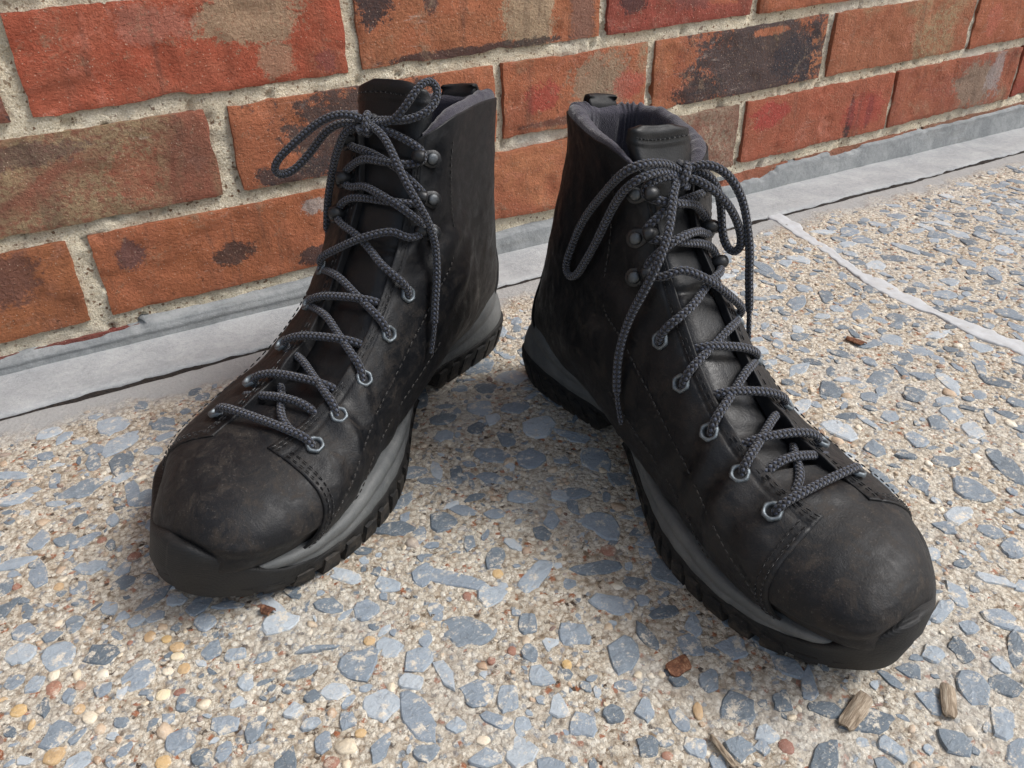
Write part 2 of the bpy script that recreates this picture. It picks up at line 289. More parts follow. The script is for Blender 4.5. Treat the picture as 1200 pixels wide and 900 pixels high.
# slab
def slab_mat():
    s=NT('exposed_aggregate_matrix'); o=s.obj(); xyz=s.sep(o)
    ov=s.vmath('ADD',o,s.vmath('MULTIPLY',s.n('ShaderNodeTexNoise').outputs['Color'],(.0,.0,.0)))
    col=s.vor(ov,430,out='Color'); d=s.vor(ov,430); cr=s.sep(col)
    c=s.ramp(cr[0],(.0,(.26,.20,.14)),(.14,(.52,.44,.34)),(.40,(.68,.61,.50)),(.68,(.82,.77,.67)),(.92,(.30,.31,.33)),interp='CONSTANT')
    c=s.mix(s.ramp(cr[1],(.93,0.),(.935,1.)),c,(.35,.13,.06)); c=s.mix(s.ramp(cr[2],(.955,0.),(.96,1.)),c,(.06,.04,.03)); c=s.mix(s.ramp(cr[1],(.0,1.),(.10,0.),interp='CONSTANT'),c,(.25,.29,.33))
    f=s.noise(o,1300,4,.75); med=s.noise(o,260,5,.7); big=s.noise(o,13,5,.62,.5)
    paste=s.ramp(f,(.33,(.20,.155,.11)),(.43,(.52,.455,.36)),(.54,(.74,.68,.57)),(.68,(.90,.87,.79)))
    c=s.mix(s.ramp(med,(.44,0.),(.56,1.)),c,paste)
    c=s.mix(s.ramp(d,(.45,0.),(.75,.55)),c,(.26,.20,.14))
    c=s.mix(s.ramp(med,(.30,.75),(.40,0.)),c,(.14,.095,.06))
    c=s.mix(s.ramp(big,(.50,0.),(.68,.45)),c,(.56,.55,.52)); c=s.mix(s.ramp(big,(.34,.30),(.46,0.)),c,(.36,.27,.18))
    # smooth trowelled margin along the crack
    e=s.math('ADD',xyz[1],s.math('MULTIPLY',s.math('SUBTRACT',s.noise(o,30,5,.65),.5),.055))
    mar=s.ramp(s.math('MULTIPLY_ADD',e,20.,2.6),(.55,0.),(.95,1.))
    g=s.mix(f,(.25,.252,.25),(.42,.415,.40)); c=s.mix(mar,c,g)
    hs_=s.n('ShaderNodeHueSaturation'); hs_.inputs['Saturation'].default_value=.98; hs_.inputs['Value'].default_value=.90; s.inp(hs_.inputs['Color'],c); c=hs_.outputs[0]
    h=s.math('ADD',s.math('MULTIPLY',s.math('SUBTRACT',1.,d),.7),s.math('ADD',s.math('MULTIPLY',med,2.),s.math('MULTIPLY',f,.5)))
    h=s.math('MULTIPLY',h,s.math('SUBTRACT',1.,s.math('MULTIPLY',mar,.7)))
    return s.fin(c,.88,s.bump(h,.9,.0016),.25)
M_slab=slab_mat()
xs=np.arange(-.45,1.5,.0026); T=np.concatenate([[0,0,.0004,.0012,.0025],np.arange(.0045,.62,.0026)]); n=len(xs)
yc_=crack_y(xs)-crack_w(xs)*.5
X=np.repeat(xs[None],len(T),0); Y_=yc_[None]*(1-np.clip(T/.2,0,1))[:,None]+(-.0635)*np.clip(T/.2,0,1)[:,None]-T[:,None]; P=np.stack([X,Y_,0*X],-1)
def slab_z(P):
    P=np.asarray(P)*[1,1,0]; mar=np.clip((P[...,1]+.09)/.02,0,1)
    return (.0007*fbm(P,15,31,3))+(.0010*fbm(P,170,32,3)+.0006*vnoise(P,380,34))*(1-.75*mar)
def slab_low(x,y): return float(.0007*fbm(np.array([x,y,0.]),15,31,3))
P[...,2]=slab_z(P); P[0,:,2]=-.014; P[1,:,2]=-.003; P[2,:,2]-=.0010; P[3,:,2]-=.0003
slab=link_mesh('paving_slab',mesh_from('paving_slab',P.reshape(-1,3),grid_faces(len(T),n,flip=True)),M_slab,kind='structure')
# the paving goes on beyond
acc=Acc()
for (x0,x1,y0,y1) in [(-12,-.45,-14,-.0635),(1.5,14,-14,-.0635),(-.45,1.5,-14,-.68)]:
    acc.add([(x0,y0,-.0008),(x1,y0,-.0008),(x1,y1,-.0008),(x0,y1,-.0008)],[(0,1,2,3)])
link_mesh('ground',acc.mesh('ground',False),M_slab,kind='structure')
acc=Acc()
for (x0,x1) in [(-12,-.3),(1.5,14)]: acc.add([(x0,-.0637,-.0005),(x1,-.0637,-.0005),(x1,.02,-.0005),(x0,.02,-.0005)],[(0,1,2,3)])
link_mesh('ledge',acc.mesh('ledge',False),M_ledge,kind='structure')
# ---- stones set in the slab
def stone_mat(name,stops,rough=.6,vein=.35,cem=.55):
    s=NT(name); o=s.obj(); g=s.n('ShaderNodeNewGeometry'); oi=s.n('ShaderNodeObjectInfo')
    r=s.math('FRACT',s.math('ADD',g.outputs['Random Per Island'],s.math('MULTIPLY',oi.outputs['Random'],7.31)))
    w=s.n('ShaderNodeNewGeometry').outputs['Position']; n=s.noise(w,240,5,.7,.8); f=s.noise(w,1100,3,.7); lay=s.noise(s.vmath('MULTIPLY',w,(160,420,100)),1,4,.7,1.2)
    c=s.ramp(r,*stops)
    c=s.mix(s.ramp(n,(.33,.55),(.5,0.)),c,s.mix(.5,c,(.05,.055,.065))); c=s.mix(s.ramp(lay,(.55,0.),(.72,vein)),c,(.50,.53,.55))
    c=s.mix(s.ramp(f,(.60,0.),(.72,.6)),c,(.62,.58,.5)); c=s.mix(s.ramp(s.noise(w,130,5,.8),(.54,0.),(.62,cem)),c,s.mix(f,(.42,.34,.25),(.80,.75,.64)))
    return s.fin(c,rough,s.bump(s.math('ADD',s.math('MULTIPLY',n,1.6),s.math('ADD',lay,s.math('MULTIPLY',f,.4))),.5,.0011),.35)
M_slate=stone_mat('slate_chip',[(0.,(.10,.125,.15)),(.3,(.165,.20,.235)),(.6,(.215,.255,.30)),(.85,(.285,.33,.375)),(1.,(.40,.44,.475))],.62,.35,.8)
M_peb=stone_mat('river_pebble',[(0.,(.50,.40,.29)),(.2,(.40,.28,.19)),(.38,(.60,.51,.39)),(.50,(.28,.16,.11)),(.55,(.58,.49,.36)),(.8,(.70,.64,.53)),(.93,(.15,.09,.07)),(1.,(.45,.42,.38))],.5,.1)
M_pt={1:stone_mat('tan_pebble',[(0.,(.46,.32,.19)),(1.,(.52,.36,.17))],.45,.1),2:stone_mat('rusty_pebble',[(0.,(.34,.18,.12)),(1.,(.24,.12,.09))],.5,.1),3:stone_mat('pale_pebble',[(0.,(.66,.56,.38)),(1.,(.66,.58,.46))],.45,.1)}
def chip_verts(r,n,h,ang=True):
    a=(np.arange(n)+r.uniform(-.3,.3,n))/n*2*np.pi
    if ang:
        # broken stone: a few straight fracture edges, small nicks
        nk=int(r.integers(4,7)); ka=np.sort(r.uniform(0,2*np.pi,nk)); kd=r.uniform(.62,1.0,nk)
        rad=np.min([kd[i]/np.maximum(np.cos(a-ka[i]),.25) for i in range(nk)]+[np.full(n,1.18)],axis=0)*r.uniform(.90,1.06,n)
    else: rad=r.uniform(.93,1.05,n)
    ca,sa=np.cos(a)*rad,np.sin(a)*rad; tx,ty=r.uniform(-.35,.35,2)
    V=[]
    for sc,z in ((1.0,-2.4),(1.0,-.15),(.90 if ang else .86,.6 if ang else .75)):
        for c_,s_ in zip(ca,sa): V.append((c_*sc,s_*sc,h*(z+(tx*c_+ty*s_)*(z>-1)*.8)+ (h*.25*r.uniform(-1,1) if z>.5 else 0)))
    V.append((.25*r.uniform(-1,1),.25*r.uniform(-1,1),h*(.85 if ang else 1.25)))
    F=[]
    for k in range(2):
        for j in range(n): F.append([k*n+j,k*n+(j+1)%n,(k+1)*n+(j+1)%n,(k+1)*n+j])
    for j in range(n): F.append([2*n+j,2*n+(j+1)%n,3*n])
    return np.array(V),F
cr_=np.random.default_rng(11)
chipM=[];pebM=[]
for k in range(40):
    V,F=chip_verts(cr_,int(cr_.integers(12,17)),1.); me=mesh_from('slate_chip',V,F,False); me.materials.append(M_slate); chipM.append(me)
for k in range(8):
    V,F=chip_verts(cr_,12,1.,False); me=mesh_from('pebble',V,F,True); me.materials.append(M_peb); pebM.append(me)
HAND=[(-44,-262,4.1,-2.5,-0.6,-5.1,0),(-66,-267,5.7,-0.1,1.0,-7.2,0),(-53,-278,5.7,-3.4,-0.8,-8.4,0),(-37,-285,4.3,-7.4,-3.1,-4.7,0),(-62,-288,2.2,-2.7,-1.9,-5.0,0),(-50,-301,2.6,-1.6,-0.4,-3.8,0),(-39,-305,3.5,-2.1,-0.5,-3.8,0),(-60,-303,2.3,-0.8,0.1,-5.3,0),(-72,-308,2.5,0.6,0.9,-3.4,0),(-51,-335,4.8,-2.9,-0.5,-4.4,0),(-40,-249,3.3,-1.9,-0.3,-2.7,0),(-11,-251,3.7,-3.5,-1.1,-3.6,0),(-2,-270,4.8,-1.4,-0.4,-4.9,0),(-19,-197,2.6,-1.5,-0.8,-5.6,0),(18,-286,6.2,-4.7,-1.0,-3.0,0),(35,-308,9.1,0.6,0.0,-6.9,0),(13,-315,4.2,-2.5,-1.0,-3.9,0),(23,-323,5.1,0.3,0.1,-2.9,0),(5,-307,3.0,-3.9,-2.4,-4.2,0),(34,-338,6.2,0.2,0.0,-3.7,0),(12,-331,4.7,-0.4,-0.0,-4.4,0),(25,-354,5.4,-1.8,-0.7,-3.7,0),(34,-351,3.8,-0.8,-0.4,-2.9,0),(10,-354,4.1,-1.4,-1.0,-6.8,0),(-16,-345,5.7,-0.6,0.3,-6.3,0),(-3,-358,3.0,-1.8,-1.1,-4.1,0),(8,-363,3.9,-1.8,-0.5,-2.5,0),(29,-363,2.2,-2.8,-2.5,-3.3,0),(31,-373,3.3,-2.0,-1.7,-4.7,0),(-12,-356,3.8,-2.2,-0.8,-3.5,0),(-12,-329,4.2,-0.9,-0.1,-4.6,0),(-35,-325,1.5,-2.4,-1.9,-2.5,0),(41,-329,9.5,-4.3,-0.4,-1.6,0),(55,-310,1.9,-6.2,-4.3,-3.0,0),(-42,-201,4.3,-2.6,-0.5,-5.1,0),(-23,-216,3.3,0.1,0.2,-3.7,0),(-34,-188,1.5,-2.4,-2.0,-4.7,0),(-56,-212,3.1,-0.4,0.2,-2.8,0),(-63,-235,2.3,-1.4,-0.1,-2.0,0),(-70,-222,3.0,-1.8,-0.4,-6.9,0),(-41,-341,2.1,0.3,0.8,-3.5,0),(26,-343,1.7,-1.0,-0.9,-2.7,0),(-25,-268,3.2,-1.9,-0.5,-3.0,0),(-20,-273,4.3,-0.1,0.2,-3.2,0),(152,-399,6.4,-3.8,-6.5,-8.7,0),(117,-390,5.8,-3.5,-4.0,-6.4,0),(101,-393,3.9,-2.3,-4.0,-6.8,0),(120,-418,2.7,-4.5,-6.0,-4.0,0),(177,-443,2.3,-6.0,-8.8,-3.8,0),(194,-449,2.9,-4.3,-5.6,-3.1,0),(191,-475,1.1,-4.7,-9.4,-2.6,0),(168,-397,3.1,0.4,-1.5,-10.7,0),(144,-426,3.4,-2.0,-3.9,-5.0,0),(135,-438,4.4,-2.6,-2.9,-3.7,0),(132,-420,3.6,-2.2,-2.3,-3.1,0),(91,-398,3.9,-5.3,-2.9,-2.7,0),(100,-313,6.3,-3.8,-3.1,-6.6,0),(134,-322,2.3,-3.7,-5.7,-5.9,0),(173,-352,11.0,-4.0,-2.7,-4.8,0),(142,-379,4.9,-4.6,-5.7,-6.3,0),(165,-372,7.1,-6.9,-5.2,-5.5,0),(194,-330,9.4,1.2,-2.7,-10.9,0),(189,-402,4.3,-2.6,-4.2,-4.8,0),(195,-421,4.3,-5.3,-5.7,-4.1,0),(170,-290,7.7,-4.6,-3.1,-5.1,0),(210,-239,9.1,-10.2,-6.9,-8.9,0),(193,-265,5.7,-8.1,-5.8,-6.6,0),(80,-411,7.7,-3.6,-1.7,-3.7,0),(77,-393,4.7,-2.8,-1.7,-3.3,0),(71,-366,3.3,-4.5,-3.1,-3.4,0),(56,-347,9.1,-1.9,-1.5,-8.7,0),(71,-321,4.0,-5.7,-3.8,-4.9,0),(48,-387,2.6,-3.9,-4.8,-4.5,0),(42,-369,2.7,-1.6,-1.8,-4.8,0),(128,-364,3.8,-2.2,-3.7,-6.1,0),(173,-313,3.5,-2.1,-4.0,-6.2,0),(125,-286,4.6,-7.4,-4.6,-5.3,0),(376,-408,-0.3,-13.2,-8.3,-2.8,0),(410,-406,7.3,0.6,-8.5,-12.3,0),(277,-469,5.1,-3.1,-6.9,-4.8,0),(307,-468,4.3,-8.3,-6.1,-2.4,0),(263,-485,3.7,-4.7,-8.5,-3.9,0),(214,-486,0.4,-5.5,-4.6,-0.8,0),(236,-495,2.9,-6.1,-5.1,-1.7,0),(289,-452,0.7,-3.8,-8.8,-2.9,0),(284,-484,0.3,-4.9,-4.0,-0.9,0),(265,-465,1.2,-5.0,-4.8,-1.5,0),(290,-464,4.2,-2.5,-3.5,-2.4,0),(150,-447,3.7,-2.2,-3.9,-4.5,0),(165,-456,4.8,-0.5,-2.2,-6.1,0),(178,-457,4.7,-2.8,-2.7,-2.7,0),(62,-398,4.6,-2.7,-1.8,-3.7,0),(165,-420,3.5,-2.1,-2.2,-2.7,0),(176,-427,2.2,-3.3,-5.3,-3.4,0),(353,-445,0.5,-5.9,-8.6,-2.6,0),(327,-453,5.7,-5.9,-3.6,-1.9,0),(391,-361,5.6,-3.4,-6.6,-5.0,0),(373,-369,5.4,-3.3,-4.0,-3.1,0),(413,-396,4.0,-2.4,-7.1,-4.7,0),(427,-373,5.7,-3.4,-7.7,-5.3,0),(362,-356,6.9,-4.1,-6.5,-5.3,0),(431,-329,4.5,-5.7,-8.3,-5.4,0),(391,-299,7.6,-4.6,-7.7,-6.8,0),(344,-309,5.8,-3.5,-6.6,-6.3,0),(338,-419,2.5,-5.6,-4.7,-2.2,0),(317,-427,3.4,-3.6,-4.1,-2.4,0),(172,-461,2.8,-1.6,-2.6,-2.6,0),(297,-481,1.9,-3.5,-9.9,-3.8,0),(-56,-294,3.2,-1.0,0.1,-4.1,2),(-69,-298,2.8,-1.7,-0.2,-3.0,1),(-48,-310,2.4,-0.1,0.3,-2.5,1),(-45,-316,2.7,0.6,0.7,-3.3,3),(-59,-327,3.8,-1.3,0.1,-3.9,1),(-17,-286,2.1,-1.3,-0.6,-3.2,1),(-8,-298,2.8,-1.6,-0.6,-2.7,1),(-9,-303,2.5,-1.5,-0.5,-2.2,3),(-14,-309,2.1,-1.2,-0.4,-1.9,3),(-8,-311,2.3,-1.4,-0.6,-2.8,1),(-12,-322,2.5,-0.5,-0.0,-1.8,2),(-14,-230,3.2,1.1,0.4,-2.7,2),(-26,-210,2.1,-1.3,-0.3,-2.3,2),(-18,-320,2.6,-1.6,-0.6,-2.9,3),(-48,-233,2.0,-1.2,-0.3,-2.5,1),(-11,-291,1.9,-1.1,-0.4,-2.1,1),(-65,-308,1.1,-0.7,-0.2,-2.8,1),(-74,-290,2.0,-1.2,-0.1,-1.9,1),(30,-383,2.7,-1.6,-0.9,-2.6,2),(-24,-351,2.7,-1.6,-0.5,-2.8,1),(-25,-285,1.1,-0.7,-0.2,-1.3,2),(-65,-223,1.5,-0.9,-0.1,-2.1,2),(185,-345,3.3,-2.0,-2.3,-3.2,2),(180,-465,2.6,-1.5,-2.5,-2.4,2),(83,-404,2.4,-1.4,-1.0,-1.9,3),(64,-337,2.3,-1.4,-1.1,-2.6,1),(114,-373,1.7,-1.0,-1.2,-2.1,2),(130,-391,1.8,-1.1,-1.4,-2.2,1),(162,-436,1.7,-1.0,-2.7,-3.1,1),(139,-445,2.0,-1.2,-1.2,-1.4,2),(104,-373,1.6,-1.0,-1.0,-1.8,2),(44,-377,2.1,-1.2,-0.7,-1.8,1),(112,-336,1.8,-1.1,-1.3,-2.4,2),(131,-331,2.5,-1.5,-1.4,-2.5,1)]
taken={}
def free(x,y,r):
    for i in range(int((x-r-.016)//.02),int((x+r+.016)//.02)+1):
        for j in range(int((y-r-.016)//.02),int((y+r+.016)//.02)+1):
            for (a,b,c) in taken.get((i,j),()):
                if (a-x)**2+(b-y)**2<(r*.80+c*.80)**2: return False
    return True
def put(x,y,r): taken.setdefault((int(x//.02),int(y//.02)),[]).append((x,y,r))
def infr(x,y,m=.04):
    d=Vector((x,y,0))-CAM_C; z=d.dot(CAM_F)
    if z<=.05: return False
    px=.5+975.165*d.dot(CAM_R)/z/1200; py=.5-975.165*d.dot(CAM_U)/z/900
    return -m<px<1+m and -m<py<1+m
def joint_x(y): return .5355+.00006*0+ .045*np.clip((y+.27)/.2,0,1)**1.6+.012*np.clip((-.27-y)/.1,0,1)
nobj=0
for (x,y,ax,ay,bx,by,t) in HAND:
    x,y,ax,ay,bx,by=[q/1000 for q in (x,y,ax,ay,bx,by)]
    if y>-.08: continue
    r=math.sqrt(abs(ax*by-ay*bx)); put(x,y,max(math.hypot(ax,ay),math.hypot(bx,by))*1.05)
    me=chipM[random.randrange(40)] if t==0 else pebM[random.randrange(8)]
    nm='slate_chip' if t==0 else 'pebble'
    if t: me=me.copy(); me.materials[0]=M_pt[t]
    o=link_mesh(nm,me,None,slab); hh=.0009 if t==0 else min(.0014,r*.2); nobj+=1
    sg=-1 if ax*by-ay*bx<0 else 1
    o.matrix_local=Matrix(((ax,bx*sg,0,x),(ay,by*sg,0,y),(0,0,hh,slab_low(x,y)+(.0004 if t==0 else .0004)),(0,0,0,1)))
accS=Acc(); cnt=0
sizes=np.sort(np.concatenate([cr_.lognormal(math.log(.0044),.50,7400).clip(.0018,.0110),cr_.uniform(.0011,.003,8000)]))[::-1]
accB=[]
for r in sizes:
    for tr in range(4 if r>.005 else 1):
        x=cr_.uniform(-.44,1.45); y=-.083-cr_.random()*.59
        if abs(x-joint_x(y))<.007+r*.6: continue
        if y>-.12 and cr_.random()<(y+.12)/.045+.25: continue
        if not free(x,y,r): continue
        put(x,y,r); th=cr_.uniform(0,math.pi); asp=cr_.uniform(.34,1.); L=r/math.sqrt(asp)*.95; W_=r*math.sqrt(asp)*.95
        a=np.array([math.cos(th)*L,math.sin(th)*L]); b=np.array([-math.sin(th)*W_,math.cos(th)*W_]); hh=min(.0008,r*.13)
        z0=slab_low(x,y)+.0001
        if nobj<290 and infr(x,y,0.) and r>.0058:
            o=link_mesh('slate_chip',chipM[random.randrange(40)],None,slab); nobj+=1
            o.matrix_local=Matrix(((a[0],b[0],0,x),(a[1],b[1],0,y),(0,0,hh,z0),(0,0,0,1)))
        else:
            V,F=chip_verts(cr_,int(cr_.integers(7,11)),hh)
            V2=np.stack([x+V[:,0]*a[0]+V[:,1]*b[0],y+V[:,0]*a[1]+V[:,1]*b[1],z0+V[:,2]],-1); accS.add(V2,F)
        break
me=accS.mesh('slate_chips',False); link_mesh('slate_chips',me,M_slate,slab,kind='stuff')
accP=Acc()
V0,F0=chip_verts(cr_,7,1.,False); 
for k in range(10000):
    r=float(np.clip(cr_.lognormal(math.log(.0017),.42),.0007,.0052)); x=cr_.uniform(-.44,1.45); y=-.078-cr_.random()*.6
    if abs(x-joint_x(y))<.008: continue
    if y>-.12 and cr_.random()<(y+.12)/.042+.1: continue
    if not free(x,y,r*.8): continue
    if r>.0014: put(x,y,r)
    th=cr_.uniform(0,6.28); asp=cr_.uniform(.55,1.); c_,s_=math.cos(th)*r,math.sin(th)*r; hh=min(.0010,r*.26); z0=slab_low(x,y)+.0001
    V=V0; V2=np.stack([x+V[:,0]*c_-V[:,1]*s_*asp,y+V[:,0]*s_+V[:,1]*c_*asp,z0+V[:,2]*hh],-1); accP.add(V2,F0)
link_mesh('pebbles',accP.mesh('pebbles'),M_peb,slab,kind='stuff')
# ---- white sealant in the control joint
def seal_mat():
    s=NT('white_joint_sealant'); o=s.obj(); n=s.noise(o,90,5,.7); f=s.noise(o,600,3,.7)
    c=s.mix(s.ramp(n,(.4,0.),(.7,.6)),(.46,.48,.50),(.33,.33,.32)); c=s.mix(s.ramp(f,(.66,0.),(.74,.7)),c,(.35,.30,.25))
    return s.fin(c,.55,s.bump(n,.5,.001),.4)
ys=np.arange(-.064,-.66,-.002); rows=[]
Pn=np.stack([ys*0,ys,ys*0],-1); cx=joint_x(ys)+.0060*fbm(Pn,18,41,4)+.0012*fbm(Pn,90,43,2); wd=.0068+.0050*fbm(Pn,26,42,4)+.0030*np.clip((-.20-ys)/.2,0,1)
wl=wd*(1+.75*fbm(Pn,85,47,4)); wr=wd*(1+.75*fbm(Pn,85,48,4))
for t,z in ((-1.06,-.002),(-1,.0001),(-.85,.0005),(-.4,.0005),(0,.0002),(.4,.0004),(.85,.0004),(1,.0),(1.06,-.002)):
    x=cx+np.where(t<0,wl,wr)*t; rows.append(np.stack([x,ys,z+.0007*fbm(np.stack([x,ys,x*0],-1),110,44,4)+.0005],-1))
link_mesh('joint_sealant',mesh_from('joint_sealant',np.concatenate(rows),grid_faces(9,len(ys))),seal_mat(),kind='structure')
# ================================================================ boots
def catmull(P,m):
    P=np.asarray(P,float); n=len(P); E=np.vstack([2*P[0]-P[1],P,2*P[-1]-P[-2]]); out=[]
    t=np.linspace(0,n-1,m); i=np.clip(t.astype(int),0,n-2); f=(t-i)[:,None]
    a,b,c,d=E[i],E[i+1],E[i+2],E[i+3]
    return .5*((2*b)+(-a+c)*f+(2*a-5*b+4*c-d)*f**2+(-a+3*b-3*c+d)*f**3)
# fan of sections from the toe over the instep up the shaft:  top x,z  bottom x,z  medial w  lateral w  top y  bottom y  skew
SEC=np.array([
[.2715,.040,.2725,.024,.014,.014,.011,.010,.1],
[.2700,.050,.2700,.022,.029,.030,.010,.008,.2],
[.2650,.0590,.2630,.020,.038,.0390,.009,.006,.4],
[.2550,.0665,.2520,.019,.0435,.0430,.008,.004,.5],
[.2420,.0720,.2370,.018,.0465,.0455,.008,.004,.6],
[.2260,.0770,.2200,.018,.0490,.0480,.008,.003,.65],
[.2080,.0830,.2000,.018,.0490,.0480,.008,.002,.65],
[.1910,.0905,.1750,.018,.0460,.0470,.008,.000,.65],
[.1750,.0990,.1450,.019,.0420,.0440,.008,-.002,.6],
[.1610,.1080,.1100,.020,.0380,.0410,.008,-.002,.5],
[.1490,.1175,.0700,.021,.0350,.0390,.007,-.001,.35],
[.1400,.1270,.0300,.025,.0340,.0375,.007,.000,.2],
[.1330,.1360,.0060,.038,.0340,.0365,.007,.000,.1],
[.1275,.1450,-.0010,.062,.0340,.0360,.007,.000,.05],
[.1230,.1535,.0000,.088,.0345,.0360,.006,.000,0],
[.1195,.1615,.0030,.112,.0350,.0360,.005,-.001,0],
[.1165,.1690,.0050,.134,.0355,.0360,.004,-.002,0],
[.1135,.1765,.0060,.154,.0360,.0360,.004,-.002,0],
[.1100,.1850,.0060,.171,.0365,.0365,.004,-.002,0]])
NS=len(SEC); FINE=catmull(SEC,(NS-1)*24+1)
def sec_at(s):
    s=np.clip(np.asarray(s,float),0,NS-1)*24; i=np.clip(s.astype(int),0,len(FINE)-2); f=(s-i)[...,None]
    return FINE[i]*(1-f)+FINE[i+1]*f
def pw(s): return np.interp(s,[0,3,8,12,18],[2.5,2.35,2.35,2.9,3.1])
def base(s,th):
    """th: -pi..pi, 0 = top centre line, positive towards the inner side"""
    s,th=np.broadcast_arrays(np.asarray(s,float),np.asarray(th,float)); q=sec_at(s)
    p=pw(s); c,sn=np.cos(th),np.sin(th)
    v=.5-.5*np.sign(c)*np.abs(c)**(2/p); v=v+q[...,8]*v*(1-v); w=np.where(sn>0,q[...,4],q[...,5])
    y=q[...,6]*(1-v)+q[...,7]*v+np.sign(sn)*w*np.abs(sn)**(2/p)
    x=q[...,0]*(1-v)+q[...,2]*v; z=q[...,1]*(1-v)+q[...,3]*v
    # toe sections bulge forward at mid height
    return np.stack([x,y,z],-1)
def nrm(s,th):
    h=.06;k=.02
    a=base(np.minimum(s+h,NS-1),th)-base(np.maximum(s-h,0),th); b=base(s,th+k)-base(s,th-k)
    n=np.cross(a,b); n/= np.linalg.norm(n,axis=-1,keepdims=True)+1e-12
    return n   # outward
def surf(s,th,off=0.):
    s,th=np.broadcast_arrays(np.asarray(s,float),np.asarray(th,float)); n=nrm(s,th)
    return base(s,th)+n*np.asarray(off)[...,None] if np.ndim(off) else base(s,th)+n*off
_t=surf(np.array(8.),np.array(1.),.01)-base(8.,1.)
_sgn=1. if _t[1]>0 else -1.
if _sgn<0:
    _n0=nrm
    def nrm(s,th): return -_n0(s,th)
def th_of(s,y):
    """angle at which the section is y metres to the side of its top centre"""
    q=sec_at(s); w=np.where(np.asarray(y)>0,q[...,4],q[...,5]); return np.sign(y)*np.arcsin(np.clip((np.abs(y)/w)**(pw(s)/2),0,.999))
# outline of the sole at the feather line: closed, starts at the back of the heel and runs along the inner side
OUT=np.array([[-.004,.002],[-.001,.014],[.008,.0245],[.025,.031],[.048,.0325],[.072,.0305],[.095,.0295],[.118,.0325],[.143,.0405],[.168,.049],[.192,.0545],[.214,.0565],[.234,.0535],[.250,.0475],[.262,.038],[.2705,.025],[.274,.010],[.2735,-.006],[.269,-.020],[.260,-.0325],[.246,-.0425],[.228,-.0495],[.206,-.0530],[.182,-.0530],[.156,-.0500],[.128,-.0455],[.100,-.0410],[.072,-.0375],[.045,-.035],[.022,-.0315],[.006,-.023],[-.002,-.011],[-.004,.002]])
NO=480
OL=catmull(OUT,NO+1)[:-1]
_d=np.roll(OL,-1,0)-np.roll(OL,1,0); ON=np.stack([-_d[:,1],_d[:,0]],-1); ON/=np.linalg.norm(ON,axis=1,keepdims=True)
if (ON[0]@np.array([-1.,0]))<0: ON=-ON
_seg=np.linalg.norm(np.roll(OL,-1,0)-OL,axis=1); OARC=np.concatenate([[0],np.cumsum(_seg)]); OLEN=OARC[-1]; OARC=OARC[:-1]
OX,OY=OL[:,0],OL[:,1]; MED=np.arange(NO)<NO*.5
def it(x,*pts): a=np.array(pts); return np.interp(x,a[:,0],a[:,1])
def sm(x,a,b): t=np.clip((x-a)/(b-a),0,1); return t*t*(3-2*t)
def smooth_ring(a,k=6):
    w=np.hanning(2*k+1); w/=w.sum(); return np.convolve(np.concatenate([a[-k:],a,a[:k]]),w,'valid')
spring=.012*sm(OX,.215,.278)**1.3+.0015*sm(-OX,-.02,.005)
SOLE_TOP=smooth_ring(it(OX,(0,.0215),(.04,.0205),(.075,.0175),(.1,.0165),(.13,.0160),(.2,.0155),(.24,.0175),(.275,.026)))
MID_TOP=smooth_ring(np.where(MED,it(OX,(-.004,.060),(.006,.056),(.02,.0495),(.045,.0425),(.07,.0375),(.1,.033),(.14,.0305),(.19,.030),(.23,.0310),(.250,.0315),(.260,.0285),(.268,.024),(.274,.022)),it(OX,(-.004,.060),(.006,.056),(.03,.046),(.07,.037),(.14,.031),(.2,.030),(.22,.030),(.245,.024),(.274,.022))))
BUMP_TOP=smooth_ring(it(np.where(MED,OX,OX-.012),(.20,.013),(.225,.018),(.245,.0235),(.256,.0305),(.264,.0370),(.270,.0425),(.276,.0465)),4)
BUMP_TOP=np.where(~MED&(OX<.262),smooth_ring(it(OX,(.12,.014),(.18,.018),(.205,.028),(.225,.039),(.24,.0455),(.262,.048)),3),BUMP_TOP); BUMP_TOP=np.where(~MED&(OX>=.262),.0472,BUMP_TOP); BUMP_TOP=smooth_ring(BUMP_TOP,10)
def flare(z): # the toe end leans outwards with height; the heel slopes in towards the top
    toe=sm(OX,.225,.27)
    return -toe*.010*(1-np.clip(z/.030,0,1))**1.2-.0035*(1-toe)*(1-np.clip(z/.02,0,1))*sm(-OX,-.09,-.02)
def ring(z,off): 
    z=np.broadcast_to(z,(NO,)); off=off+flare(z); return np.stack([OX+ON[:,0]*off,OY+ON[:,1]*off,z],-1)

